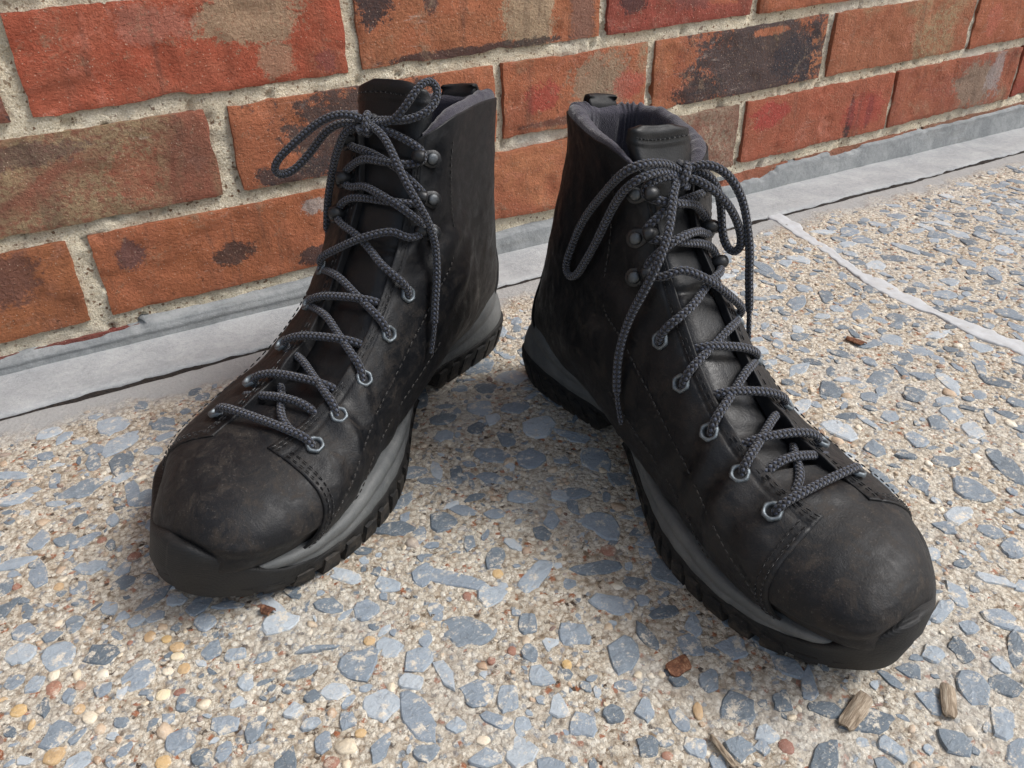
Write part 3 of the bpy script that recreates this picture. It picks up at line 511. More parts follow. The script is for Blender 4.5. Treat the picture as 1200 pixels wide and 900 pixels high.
# ---------------- materials of the boots
def leather(name,c0,c1,scuff=.5,rough=.62,dust=.25,seed=0.):
    s=NT(name); o=s.vmath('ADD',s.obj(),(seed,seed*.7,seed*1.9)); n=s.noise(o,22,6,.68,.7); m_=s.noise(o,95,6,.75,.5); f=s.noise(o,900,4,.75); pores=s.vor(o,1300)
    sc=s.noise(s.vmath('MULTIPLY',o,(120,300,200)),1,5,.75,1.1)
    wear=s.ramp(s.math('MULTIPLY',s.sep(s.obj())[2],6.),(.50,1.),(.85,.22))
    c=s.mix(s.ramp(n,(.40,0.),(.66,1.)),c0,c1)
    c=s.mix(s.math('MULTIPLY',wear,s.ramp(m_,(.50,0.),(.66,.60*scuff))),c,(.046,.036,.028))
    c=s.mix(s.math('MULTIPLY',wear,s.ramp(s.noise(o,46,6,.8,.9),(.50,0.),(.64,.6*scuff))),c,(.022,.0185,.0165))
    c=s.mix(s.ramp(sc,(.64,0.),(.73,.40*scuff)),c,(.065,.058,.052))
    c=s.mix(s.math('MULTIPLY',s.ramp(f,(.58,0.),(.72,1.)),s.ramp(m_,(.40,0.),(.60,dust))),c,(.13,.12,.11))
    h=s.math('ADD',s.math('MULTIPLY',m_,.9),s.math('ADD',s.math('MULTIPLY',pores,.25),s.math('MULTIPLY',f,.5)))
    s.b.inputs['Specular IOR Level'].default_value=.30
    return s.fin(c,s.ramp(m_,(.35,rough-.14),(.65,rough+.18)),s.bump(h,.26,.0010))
def fabric(name,c0,c1,sc=900):
    s=NT(name); o=s.obj(); n=s.noise(o,60,4,.7); w=s.vor(o,sc); f=s.noise(o,1500,2)
    c=s.mix(n,c0,c1); c=s.mix(s.ramp(w,(.3,0.),(.8,.5)),c,tuple(q*.4 for q in c0)); c=s.mix(s.ramp(f,(.64,0.),(.72,.25)),c,(.3,.3,.33))
    s.b.inputs['Sheen Weight'].default_value=.35; s.b.inputs['Sheen Roughness'].default_value=.4
    return s.fin(c,.9,s.bump(s.math('ADD',w,n),.4,.0009),.2)
def rubber(name,c0,c1,rough=.7,dust=.3,ribs=False):
    s=NT(name); o=s.obj(); n=s.noise(o,50,5,.7,.4); f=s.noise(o,700,4,.75); xyz=s.sep(o)
    c=s.mix(s.ramp(n,(.4,0.),(.65,1.)),c0,c1); dz=s.ramp(s.math('ADD',s.math('MULTIPLY',xyz[2],30.),s.math('MULTIPLY',s.noise(o,120,4,.7),1.)),(.35,1.),(.95,0.))
    c=s.mix(s.math('MULTIPLY',s.math('MULTIPLY',dz,s.ramp(s.noise(o,160,4,.8),(.42,0.),(.6,1.))),dust),c,(.27,.215,.16)); c=s.mix(s.ramp(f,(.62,0.),(.74,dust)),c,(.30,.27,.23))
    h=s.math('ADD',n,f)
    if ribs:
        rb=s.math('SINE',s.math('MULTIPLY',s.math('ADD',xyz[2],s.math('MULTIPLY',xyz[0],.25)),6.283/.0011)); h=s.math('ADD',h,s.math('MULTIPLY',rb,.14))
    return s.fin(c,rough,s.bump(h,.4,.0009),.4)
M_nub=leather('black_nubuck',(.0042,.0048,.0062),(.0075,.0078,.0088),.7,.60,.30)
M_nubshaft=leather('black_nubuck_shaft',(.0036,.0042,.0056),(.0068,.0073,.0088),.60,.54,.22,3.)
M_toe=leather('scuffed_toe_leather',(.0045,.0051,.0068),(.0098,.0096,.0105),.95,.60,.60,7.)
M_ton=leather('smooth_tongue_leather',(.0040,.0047,.0060),(.0070,.0080,.0100),.25,.42,.12,11.)
M_counter=leather('heel_leather',(.0032,.0037,.0046),(.0055,.006,.0075),.15,.46,.05,15.)
M_lin=fabric('plum_grey_lining',(.030,.028,.038),(.060,.056,.072),1500)
M_mid=rubber('grey_foam_midsole',(.088,.094,.096),(.135,.139,.138),.62,.32)
M_mid2=rubber('dark_foam_inlay',(.070,.072,.074),(.10,.10,.10),.62,.3)
M_out=rubber('black_tread_rubber',(.0055,.0056,.006),(.011,.0105,.010),.78,.30)
M_bmp=rubber('toe_guard_rubber',(.0060,.0064,.0072),(.011,.0108,.0108),.62,.14,True)
M_thread=fabric('grey_thread',(.006,.006,.007),(.013,.0125,.0125)); M_threadL=fabric('worn_thread',(.017,.0155,.0145),(.038,.034,.030))
def metal(name,c,rough,metal_=1.):
    s=NT(name); o=s.obj(); n=s.noise(o,500,4,.7); return s.fin(s.mix(s.ramp(n,(.4,0.),(.7,.6)),c,tuple(q*.55 for q in c)),s.ramp(n,(.3,rough),(.7,rough+.2)),s.bump(n,.3,.0006),.5,metal_)
M_eye=metal('zinc_eyelet',(.18,.205,.225),.5); M_rivet=metal('steel_rivet',(.11,.118,.125),.42); M_hook=metal('black_hook',(.02,.021,.023),.30,.3)
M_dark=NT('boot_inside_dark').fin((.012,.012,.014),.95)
def lace_mat():
    s=NT('braided_lace'); u=s.sep(s.uv()); a=s.math('ADD',u[0],u[1]); b=s.math('SUBTRACT',u[0],u[1])
    sa=s.math('ABSOLUTE',s.math('SINE',s.math('MULTIPLY',a,math.pi))); sb=s.math('ABSOLUTE',s.math('SINE',s.math('MULTIPLY',b,math.pi)))
    par=s.math('FLOORED_MODULO',s.math('ADD',s.math('FLOOR',a),s.math('FLOOR',b)),2.)
    bead=s.math('MULTIPLY',sa,sb); f=s.noise(s.obj(),1600,2)
    light=s.mix(f,(.022,.028,.046),(.066,.080,.122)); dark=s.mix(f,(.004,.004,.006),(.010,.010,.014))
    c=s.mix(par,dark,light); c=s.mix(s.ramp(bead,(.05,1.),(.42,0.)),c,(.006,.006,.008))
    s.b.inputs['Sheen Weight'].default_value=.2
    return s.fin(c,.72,s.bump(bead,1.,.0007),.35)
M_lace=lace_mat()

WARP={'A':[[140.69,33.5,105.04,-5.44,-1.68,20.59],[2.16,-17.18,9.01,-1.98,12.9,-7.57],[268.56,-19.78,17.5,-7.4,5.6,-9.68],[6.44,-21.36,167.9,0.32,0.06,-3.84],[126.13,-45.2,1.0,-1.35,3.82,-2.96],[185.77,53.36,1.0,2.79,-1.55,7.74],[103.69,4.0,195.61,-2.36,15.7,-24.83],[44.17,38.11,85.49,1.26,0.77,-1.27],[198.07,-30.29,74.04,4.52,3.57,-13.48],[87.46,31.89,13.51,-4.85,-23.07,7.09],[66.39,-36.67,62.67,1.63,-4.12,2.07],[234.79,40.74,67.25,9.66,17.99,-20.63],[201.36,-53.27,1.0,0.0,3.19,-4.77],[105.59,-28.07,129.8,17.36,-0.83,-20.29],[2.25,-20.57,93.91,1.33,-10.29,9.77],[39.14,37.78,172.51,-3.12,1.86,-0.92],[64.71,-35.8,1.0,0.36,-0.2,0.81],[253.75,43.77,11.06,17.47,-11.86,2.9],[141.66,40.71,34.13,4.69,-2.48,-8.49],[82.44,39.88,137.15,2.66,12.97,-14.38],[7.06,20.41,130.77,-7.94,16.21,-7.15],[53.21,-35.49,118.98,-2.06,-5.4,13.09],[33.79,31.24,8.0,2.65,-13.34,-5.99],[153.87,-20.54,102.49,16.98,-21.06,12.23],[247.25,-17.95,67.28,0.24,7.51,-13.06],[186.93,20.14,93.42,-2.37,0.02,-5.98],[189.43,52.42,51.71,-2.09,2.08,16.35],[165.36,-45.58,33.23,3.06,-0.69,-1.7],[79.68,-35.38,166.9,4.58,-4.48,-11.94],[15.84,29.25,49.65,3.27,-15.18,4.14],[272.47,24.14,47.21,-3.16,-9.89,12.98],[108.76,39.82,65.1,-14.66,27.51,7.33],[125.2,24.79,145.13,7.52,-3.38,-8.14],[232.82,-51.23,29.71,-3.26,3.4,-6.44],[106.44,-39.77,53.8,-3.41,9.0,-4.76],[12.56,-27.66,47.24,0.97,-4.11,3.59],[55.96,32.06,40.31,-4.71,21.49,1.08],[120.08,-10.22,161.3,-21.97,9.69,32.86],[0.43,18.23,83.39,9.81,-14.15,-2.16],[42.3,-38.11,175.81,-0.84,1.51,2.34],[146.45,-38.29,69.7,-4.82,4.52,-0.12],[151.86,43.68,70.18,9.53,-9.12,-15.75],[0.14,19.71,17.95,-9.15,5.39,10.85],[18.25,-32.92,126.14,0.81,3.15,-4.93],[94.95,37.5,170.29,5.69,-19.73,14.52],[216.93,58.37,16.34,-19.41,-9.24,-12.07],[91.88,39.87,94.71,2.92,-14.93,0.74],[214.64,-2.23,82.17,13.5,-33.02,30.56],[166.64,-51.45,1.0,-1.81,0.25,2.25],[271.14,12.75,17.43,-5.3,2.55,7.25],[124.23,35.22,8.0,-1.83,0.83,7.75],[257.71,-38.49,44.88,1.58,11.29,-7.85],[14.17,27.86,159.19,13.74,-22.95,7.27],[126.13,-45.2,32.19,4.39,-11.08,6.85],[132.52,-10.3,134.5,2.21,7.18,-23.79],[27.71,-31.8,8.0,-0.05,-3.55,1.6],[186.51,-9.99,91.98,-9.39,39.59,-33.15],[-3.88,1.13,59.91,-7.31,22.1,-8.41],[89.59,-35.61,30.14,-1.12,2.26,-1.81],[31.53,35.76,127.55,0.08,-5.33,6.66],[26.77,-34.27,88.18,-0.46,7.23,-10.2],[214.74,-43.34,50.19,-0.25,-9.12,15.22],[127.0,-26.42,109.41,-18.79,5.91,11.56],[83.94,37.83,51.61,5.17,-10.2,-9.54],[241.53,-41.63,4.77,3.16,-5.86,7.92]],'B':[[140.69,33.5,105.04,-3.79,0.17,22.09],[2.16,-17.18,9.01,-0.18,0.49,-1.85],[268.56,-19.78,17.5,8.73,-4.69,-8.95],[6.44,-21.36,167.9,-2.02,6.8,-8.17],[126.13,-45.2,1.0,-0.91,-2.62,5.49],[185.77,53.36,1.0,0.76,4.46,1.73],[103.69,4.0,195.61,0.56,0.78,-8.05],[44.17,38.11,85.49,3.75,-5.7,-2.23],[198.07,-30.29,74.04,6.01,-1.24,-10.05],[87.46,31.89,13.51,-7.36,-20.82,16.57],[66.39,-36.67,62.67,-0.44,2.59,-4.3],[234.79,40.74,67.25,-7.25,28.18,-19.37],[201.36,-53.27,1.0,-1.33,1.51,-1.65],[105.59,-28.07,129.8,23.11,-27.71,16.76],[2.25,-20.57,93.91,1.87,-2.32,1.86],[39.14,37.78,172.51,0.66,-5.15,3.36],[64.71,-35.8,1.0,0.98,-2.88,0.69],[253.75,43.77,11.06,15.94,-6.84,-1.63],[141.66,40.71,34.13,-3.18,1.67,7.9],[82.44,39.88,137.15,2.87,-5.32,-9.37],[7.06,20.41,130.77,-2.01,3.96,-4.53],[53.21,-35.49,118.98,3.67,-7.54,7.34],[33.79,31.24,8.0,0.91,-13.12,-8.25],[153.87,-20.54,102.49,15.82,-48.31,42.37],[247.25,-17.95,67.28,-0.6,7.55,-12.72],[186.93,20.14,93.42,0.64,2.25,-11.13],[189.43,52.42,51.71,8.57,-3.17,14.12],[165.36,-45.58,33.23,-1.75,-12.01,14.13],[79.68,-35.38,166.9,-2.21,8.8,-26.87],[15.84,29.25,49.65,0.91,-4.72,4.5],[272.47,24.14,47.21,2.4,-8.87,11.26],[108.76,39.82,65.1,2.26,12.37,-8.63],[125.2,24.79,145.13,5.7,-6.63,-15.22],[232.82,-51.23,29.71,5.96,-3.35,-4.26],[106.44,-39.77,53.8,1.0,-10.18,13.62],[12.56,-27.66,47.24,2.13,-5.04,4.67],[55.96,32.06,40.31,3.23,8.67,-5.9],[120.08,-10.22,161.3,-20.81,9.07,33.8],[0.43,18.23,83.39,2.51,-6.8,2.48],[42.3,-38.11,175.81,2.17,-3.06,4.41],[146.45,-38.29,69.7,-1.45,10.59,-4.72],[151.86,43.68,70.18,1.59,-6.82,-15.03],[0.14,19.71,17.95,-6.89,6.9,7.55],[18.25,-32.92,126.14,-0.39,-0.36,1.45],[94.95,37.5,170.29,1.41,6.03,5.25],[216.93,58.37,16.34,-12.27,-11.49,-6.21],[91.88,39.87,94.71,-8.91,2.88,13.91],[214.64,-2.23,82.17,22.1,-46.29,35.2],[166.64,-51.45,1.0,1.66,2.49,-3.25],[271.14,12.75,17.43,-5.8,0.57,10.66],[124.23,35.22,8.0,4.59,-2.58,-6.85],[257.71,-38.49,44.88,-16.27,19.83,-5.85],[14.17,27.86,159.19,1.73,-2.14,0.39],[126.13,-45.2,32.19,1.09,9.56,-16.52],[132.52,-10.3,134.5,-0.37,23.77,-30.3],[27.71,-31.8,8.0,-1.02,1.8,-0.09],[186.51,-9.99,91.98,-19.41,59.1,-43.36],[-3.88,1.13,59.91,-3.11,7.43,-4.78],[89.59,-35.61,30.14,-1.16,3.81,-1.89],[31.53,35.76,127.55,-0.22,1.46,3.82],[26.77,-34.27,88.18,-3.05,5.39,-5.24],[214.74,-43.34,50.19,5.21,-5.15,5.65],[127.0,-26.42,109.41,-20.44,26.64,-23.68],[83.94,37.83,51.61,-1.65,-1.02,-5.67],[241.53,-41.63,4.77,-1.32,-1.79,6.02]]}
class Boot: pass
def make_warp(side):
    W=np.array(WARP[side],float)
    if len(W)==0: return lambda P:P
    src,co=W[:,:3]/1000,W[:,3:]/1000; SG=.038
    def f(P):
        sh=P.shape; P=P.reshape(-1,3); k=np.exp(-((P[:,None]-src[None])**2).sum(-1)/(2*SG*SG)); d=k@co
        d[:,2]*=np.clip((P[:,2]-.004)/.02,0,1)
        return (P+d).reshape(sh)
    return f
def axis_mesh_disc(c,n,t1,rs,zs,seg=24,close=True):
    """surface of revolution round n at c"""
    n=n/np.linalg.norm(n); t1=t1-n*(t1@n); t1/=np.linalg.norm(t1); t2=np.cross(n,t1); a=np.arange(seg)/seg*2*np.pi
    V=[c+n*z+r*(np.cos(q)*t1+np.sin(q)*t2) for r,z in zip(rs,zs) for q in a]; F=grid_faces(len(rs),seg,True).tolist()
    if close: V.append(c+n*zs[-1]); k=(len(rs)-1)*seg; F+=[[k+j,k+(j+1)%seg,len(V)-1] for j in range(seg)]
    return np.array(V),F
def tube(P,r,seg=10,taper=0):
    P=np.asarray(P); T=np.gradient(P,axis=0); T/=np.linalg.norm(T,axis=1,keepdims=True)+1e-12
    N=np.zeros_like(P); n=np.cross(T[0],[0,0,1.]); 
    if np.linalg.norm(n)<.1: n=np.cross(T[0],[0,1.,0])
    n/=np.linalg.norm(n)
    for i in range(len(P)):
        n=n-T[i]*(n@T[i]); n/=np.linalg.norm(n)+1e-12; N[i]=n
    Bn=np.cross(T,N); a=np.arange(seg)/seg*2*np.pi; rr=np.broadcast_to(r,(len(P),))
    V=P[:,None]+rr[:,None,None]*(np.cos(a)[None,:,None]*N[:,None]+np.sin(a)[None,:,None]*Bn[:,None])
    return V.reshape(-1,3),T,N,Bn
def wrinkle(P,th,s,amt=1.):
    a=.0006*fbm(P,55,61,4)+.00025*fbm(P,200,62,3)
    fl=np.exp(-((s-7.0)/1.6)**2)*.0011*np.sin(fbm(P,16,63,2)*5+P[...,0]*290)*np.clip(fbm(P,20,64,2)+.4,0,1)     # toe break
    an=np.exp(-((s-12.0)/2.2)**2)*.0012*np.sin(fbm(P,14,65,2)*5+(P[...,2]+.4*P[...,0])*210)*np.clip(fbm(P,18,66,2)+.35,0,1)
    return amt*(a+fl+an)
S_CAP=lambda th: 5.55-1.95*np.clip(np.abs(th)/2.3,0,1)**.85     # seam between toe cap and quarters
THR_S=[4,5.4,6.2,7,9,11,13,15,16.2,17,17.6,18.2]; THR_Y=[.004,.0125,.0145,.0150,.0150,.0150,.0155,.0170,.0180,.0205,.0245,.0285]
def th_edge(s,side): # inner edge of the eyestay
    s=np.asarray(s,float); y=np.interp(s,THR_S,THR_Y)
    return th_of(s,y*(1 if side>0 else -1))
EY_S=[9.9,8.85,7.75,6.75,5.8]; EY_Y=.0255
HK_S=[16.0,14.0,12.4]
def top_s(th): return 18.-1.15*np.clip((1.25-np.abs(th))/.75,0,1)**1.5

def build_boot(side,loc,yaw,mir,label):
    """mir=-1: inner side on local -y after placing"""
    wf=make_warp(side); root=bpy.data.objects.new('boot',None); COL.objects.link(root); root.location=(loc[0],loc[1],0.0); root.rotation_euler=(0,0,yaw)
    root['label']=label; root['category']='boot'; root['group']='pair of lace-up boots'
    def fin(V): 
        V=wf(np.asarray(V,float)).copy(); V[...,1]*=mir; return V
    def add(name,V,F,mat,parent=None,smooth=True,uv=None,nowarp=False,**kw):
        F=F if isinstance(F,list) else F.tolist()
        if mir<0: F=[f[::-1] for f in F]
        me=mesh_from(name,(np.asarray(V)*[1,mir,1] if nowarp else fin(V)).reshape(-1,3),F,smooth,uv); return link_mesh(name,me,mat,parent or root,**kw)
    B=Boot(); B.root=root; B.add=add; B.side=side; B.wf=wf; B.mir=mir
    # ---- toe cap and vamp (under the quarters)
    s=np.linspace(.0,6.6,110); th=np.linspace(-np.pi,np.pi,181); S,T=np.meshgrid(s,th,indexing='ij'); P=base(S,T)
    off=wrinkle(P,T,S)+.0012*np.exp(-((S-5.8)/.35)**2)*(np.abs(T)<.9)
    off=off-.0026*sm(-P[...,2],-.0475,-.040)*sm(-S,-5.,-4.)
    add('toe_cap',surf(S,T,off),grid_faces(110,181),M_toe)
    # ---- quarters: one wrap from the inner eyestay round the heel to the outer eyestay
    nu,nw=150,260; u=np.linspace(0,1,nu); u=np.concatenate([[0,0,0],u[1:-1],[1,1]]); w=np.linspace(0,1,nw); w=np.concatenate([[0,0,0],w[1:-1],[1,1,1]])
    U,Wg=np.meshgrid(u,w,indexing='ij')
    thm=1.; S=np.zeros_like(U); TH=np.zeros_like(U)
    T0=Wg*2*np.pi; Tn=np.where(T0>np.pi,T0-2*np.pi,T0)
    for k in range(3):
        S=S_CAP(Tn if k else T0*0+2.)*(1-U)+top_s(Tn)*U if k else S_CAP(np.where(T0>np.pi,T0-2*np.pi,T0))*(1-U)+18*U
        te=th_edge(S,1); tl=-th_edge(S,-1); T1=te*(1-Wg)+(2*np.pi-tl)*Wg; Tn=np.where(T1>np.pi,T1-2*np.pi,T1)
    P=base(S,Tn); off=.0009+.0010*sm(S,5.0,7.5)+wrinkle(P,Tn,S,1.5)
    thr=np.minimum(Wg,1-Wg)*2*np.pi
    off=off+.0006*np.exp(-(thr/.10)**2)*sm(S,5.5,6.8)                                            # folded, slightly raised edge
    off=off+np.where(Wg>.5,1,0)*.0040*np.exp(-(thr/.22)**2)*np.exp(-((S-7.5)/1.2)**2)  # outer flap gapes
    off=off-.0006*np.exp(-((thr-.17)/.02)**2)*(S<17)
    edge=np.minimum(thr/.02,np.minimum(U,1-U)*nu); 
    off[:, 0]=-.0016; off[:,1]=off[:,3]-.0007; off[:,-1]=-.0016; off[:,-2]=off[:,-4]-.0007
    off[0,:]=-.0004; off[1,:]=off[3,:]-.0006; off[-1,:]=.0006
    add('quarters',surf(S,Tn,off),grid_faces(len(u),len(w)),M_nubshaft)
    # ---- heel counter overlay
    nu,nw=60,60; u=np.linspace(0,1,nu); w=np.linspace(-1,1,nw); U,Wg=np.meshgrid(u,w,indexing='ij')
    S=9.6+5.4*U; dl=np.interp(u,[0,.12,.3,.5,.7,.88,1],[.98,.92,.78,.66,.50,.36,.22])[:,None]; Tn=np.pi+dl*Wg; Tn=np.where(Tn>np.pi,Tn-2*np.pi,Tn)
    e=np.minimum(1-np.abs(Wg),np.minimum(U*3,(1-U)*2)); P=base(S,Tn); off=.0008+.0023*sm(e,0,.06)+wrinkle(P,Tn,S)
    add('heel_counter',surf(S,Tn,off),grid_faces(nu,nw),M_counter)
    # ---- tongue
    ns,nt=150,61; s=np.linspace(5.7,19.6,ns); t=np.linspace(-1,1,nt); S,T=np.meshgrid(s,t,indexing='ij')
    yw=np.interp(s,[5.7,8,12,15.5,17.5,18.6,19.25,19.6],[.020,.0225,.0225,.0240,.0285,.0285,.0245,.0140])[:,None]*T
    Sc=np.minimum(S,17.9); th=th_of(Sc,yw); P=base(Sc,th)
    up=np.clip(S-17.9,0,9)[...,None]*(FINE[-1][[0,6,1]]-FINE[-13][[0,6,1]])*2*np.array([1,0,1]); P=P+up*np.array([1.0,1,1.05])
    pad=.0026*(1-np.abs(T)**6); creases=0
    for sc_,wd_ in ((7.6,.16),(9.4,.14),(11.2,.16),(13.2,.18),(15.3,.2)): creases=creases-.0018*np.exp(-((S-sc_)/wd_)**2)
    off=-.0042+pad+creases+.0007*fbm(P,50,71,4)+.0008*fbm(P*[1,.3,1],120,72,3)*np.exp(-((S-9)/3)**2)
    off=off+.0006*(S>18.5)*1.+.0010*np.exp(-((S-19.2)/.25)**2)
    N=nrm(Sc,th); Vf=P+N*off[...,None]; Vb=P+N*(off-.0050*sm(1-np.abs(T),0,.12)*sm(19.62-S,0,.5))[...,None]
    V=np.concatenate([Vf.reshape(-1,3),Vb.reshape(-1,3)]); k=ns*nt; F=grid_faces(ns,nt).tolist()+(grid_faces(ns,nt,flip=True)+k).tolist()
    F+=[[(ns-1)*nt+j,(ns-1)*nt+j+1,k+(ns-1)*nt+j+1,k+(ns-1)*nt+j] for j in range(nt-1)]
    ton=add('tongue',V,F,M_ton); B.ton=(Vf,s,t)
    # ---- padded collar: roll from the rim inwards and down
    nj=260; w=np.linspace(0,1,nj); te=float(th_edge(17.5,1)); T0=te*.94+(2*np.pi-2*te*.94)*w; Tn=np.where(T0>np.pi,T0-2*np.pi,T0); st=top_s(Tn)
    R0=surf(st,Tn,.0012); Nn=nrm(st,Tn); Nn[:,2]*=.2; Nn/=np.linalg.norm(Nn,axis=1,keepdims=True)
    dn=base(np.maximum(st-1,0),Tn)-base(st,Tn); dn/=np.linalg.norm(dn,axis=1,keepdims=True)
    rad=.0052*np.sin(np.clip(w,0.02,.98)*np.pi)**.25; gat=.0009*vnoise(np.stack([w*60,w*0,w*0],-1),1.,5)+.0010*np.clip(np.sin(w*150+3*np.sin(w*31)),-.2,1)*sm(w,.12,.3)*sm(1-w,.12,.3)
    rows=[]
    for a in np.linspace(0,np.pi,11): rows.append(R0+Nn*(-(rad*(1-np.cos(a))))[:,None]-dn*(rad*.85*np.sin(a)+gat*np.sin(a))[:,None])
    E0=rows[-1]
    for d in (.004,.009,.015,.022,.030,.040,.055,.075): rows.append(E0+dn*d-Nn*(.0012*np.sin(min(d/.03,1)*3.14)*-1+gat*.8)[:,None]*(1 if d<.03 else .3)+Nn*(.002*(d/.075)))
    add('collar_lining',np.concatenate(rows),grid_faces(len(rows),nj,flip=True),M_lin)
    # inside floor, far down
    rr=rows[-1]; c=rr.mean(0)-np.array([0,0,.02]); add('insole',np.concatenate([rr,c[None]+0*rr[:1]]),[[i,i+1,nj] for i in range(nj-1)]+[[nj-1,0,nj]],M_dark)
    # ---- pull tab at the back of the collar
    hw=.0120; q=np.linspace(-1,1,13); rows=[]; b0=surf(18.,np.pi,0.); 
    path=[(-.0018,-.030),(-.0030,-.015),(-.0036,-.002),(-.0032,.0040),(-.0010,.0085),(.0030,.0090),(.0060,.0062),(.0070,.0035),(.0072,-.003)]
    path=catmull(path,30)
    for (px,pz) in path: rows.append(np.stack([b0[0]+px+.0035*q**2*(px<.004),b0[1]+q*hw,b0[2]+pz+0*q],-1))
    A1=np.array(rows); path2=np.array([(p[0],p[1]) for p in path]); tn=np.gradient(path2,axis=0); tn/=np.linalg.norm(tn,axis=1,keepdims=True); inn=np.stack([tn[:,1],-tn[:,0]],-1)*.0021
    A2=A1.copy(); A2[...,0]+=inn[:,0][:,None]; A2[...,2]+=inn[:,1][:,None]
    V=np.concatenate([A1.reshape(-1,3),A2.reshape(-1,3)]); k=30*13; F=grid_faces(30,13).tolist()+(grid_faces(30,13,flip=True)+k).tolist()
    for i in range(29): F+= [[i*13,(i+1)*13,k+(i+1)*13,k+i*13],[i*13+12,k+i*13+12,k+(i+1)*13+12,(i+1)*13+12]]
    add('pull_tab',V,F,M_nub)
    # ---- midsole
    zt=MID_TOP; zb=SOLE_TOP-.002; rows=[]
    for t_,o_ in ((0,.0008),(.10,.0016),(.25,.0020),(.42,.0015),(.50,.0006),(.54,.0007),(.62,.0016),(.78,.0016),(.90,.0008),(.97,-.0004),(1.0,-.0018),(1.01,-.006)):
        z=zb+(zt-zb)*t_; slope=-.0045*sm(-OX,-.03,.004)*t_
        gr=np.where(sm(OX,.03,.07)*sm(-OX,-.24,-.2)>.5,1,.35); rows.append(ring(z,o_*(.6+.4*gr)+slope+.0001*np.sin(OARC*400)))
    add('midsole',np.concatenate(rows),grid_faces(len(rows),NO,True),M_mid)
    # darker foam inlay rising behind the heel
    m0=(OX<.062); idx=np.where(m0)[0]; idx=np.concatenate([idx[idx>NO//2],idx[idx<=NO//2]]); rows=[]
    f_=sm(-OX,-.062,-.045)
    for t_,o_ in ((0,.0004),(.1,.0012),(.35,.0014),(.5,-.0006)):
        z=zb+(zt-zb)*(.60-.06*f_)+(.0165*f_*t_); rows.append((ring(z,.0007+o_*f_-.0045*sm(-OX,-.03,.004)*(.6+.2*t_)))[idx])
    # ---- toe guard
    ii=np.where((OX>.205)|((OX>.15)&~MED))[0]; rows=[]
    for t_,o_ in ((0,.0010),(.08,.0026),(.5,.0028),(.80,.0027),(.93,.0026),(.985,.0018),(1.0,.0006),(1.0,-.011)):
        z=(SOLE_TOP*.35)+(BUMP_TOP-SOLE_TOP*.35)*t_+spring*.3*(1-t_); rows.append(ring(z,o_*np.clip((BUMP_TOP-.012)/.012,.1,1)-.0014*sm(z,.032,.052)+.0008*MED*sm(OX,.255,.268))[ii])
    add('toe_guard',np.concatenate(rows),grid_faces(len(rows),len(ii)),M_bmp)
    # ---- outsole: base plate with side wall, then lugs one by one
    zbm=.0055+spring+.0075*sm(OX,.062,.078)*sm(-OX,-.125,-.105); rows=[]
    rows.append(ring(zbm+.0005,-.012)); rows.append(ring(zbm,-.0015)); rows.append(ring(zbm+.0008,.0006))
    wob=.0006*np.sign(np.sin(OARC/.0115*2*np.pi)); rows.append(ring(zbm+.003,.0014+wob)); rows.append(ring(SOLE_TOP-.0035,.0020+wob)); rows.append(ring(SOLE_TOP-.001,.0022)); rows.append(ring(SOLE_TOP+.0002,.0016)); rows.append(ring(SOLE_TOP+.0004,-.003))
    V=np.concatenate(rows); F=grid_faces(len(rows),NO,True,flip=False).tolist(); V=np.vstack([V,[.05,0,.006],]); 
    cl=np.array([[x,float(np.interp(x,[0,.1,.2,.27],[0,-.004,.002,.006])),.0055] for x in np.linspace(.01,.255,NO//2)])
    add('outsole',V,F+[],M_out); outs=root.children[-1] if root.children else None
    outs=[o for o in COL.objects if o.parent==root and o.name.startswith('outsole')][-1]
    # underside sheet
    half=NO//2; a=ring(zbm+.0005,-.011)[:half+1]; b=np.concatenate([ring(zbm+.0005,-.011)[half:],ring(zbm+.0005,-.011)[:1]])[::-1]
    add('tread_plate',np.stack([a,b]).reshape(-1,3),grid_faces(2,half+1),M_out,outs)
    pos=np.arange(0,OLEN,.0122); rngL=np.random.default_rng(5)
    for p_ in pos:
        ks=np.searchsorted(OARC,[p_,p_+.0027,p_+.0054,p_+.0086])%NO
        xm=OX[ks[1]]
        if .074<xm<.100: continue
        if xm>.262: continue
        zt_=np.clip(SOLE_TOP-.0045,0,1); sp=spring; rows=[]
        for (o_,zz) in ((-.014,'b'),(-.0135,0),(.0008,0),(.0021,.0035),(.0030,'t'),(.0016,'t2')):
            z=(zbm+.002 if zz=='b' else zt_-.001 if zz=='t' else zt_ if zz=='t2' else sp*.9+.0004+zz+(.0066*sm(OX,.07,.08)*sm(-OX,-.115,-.105))); rr=ring(z,o_)[ks]
            if zz in('t','t2'): m_=rr.mean(0); rr=rr+(m_-rr)*.18
            rows.append(rr)
        V=np.concatenate(rows); n4=4; F=grid_faces(6,4).tolist(); F.append([0,4,8,12,16,20]); F.append([23,19,15,11,7,3])
        add('tread_lug',V,F,M_out,outs,smooth=False)
    # ---- eyelets and hooks
    def rigid(s_,t_,o_):
        q=wf(np.array([surf(s_,t_,o_),surf(s_+.06,t_,o_),surf(s_,t_+.03,o_),surf(s_,t_,o_+.001)])); n=np.cross(q[1]-q[0],q[2]-q[0]); n/=np.linalg.norm(n)
        return q[0],(n if n@(q[3]-q[0])>0 else -n)
    B.eye={};B.hook={}
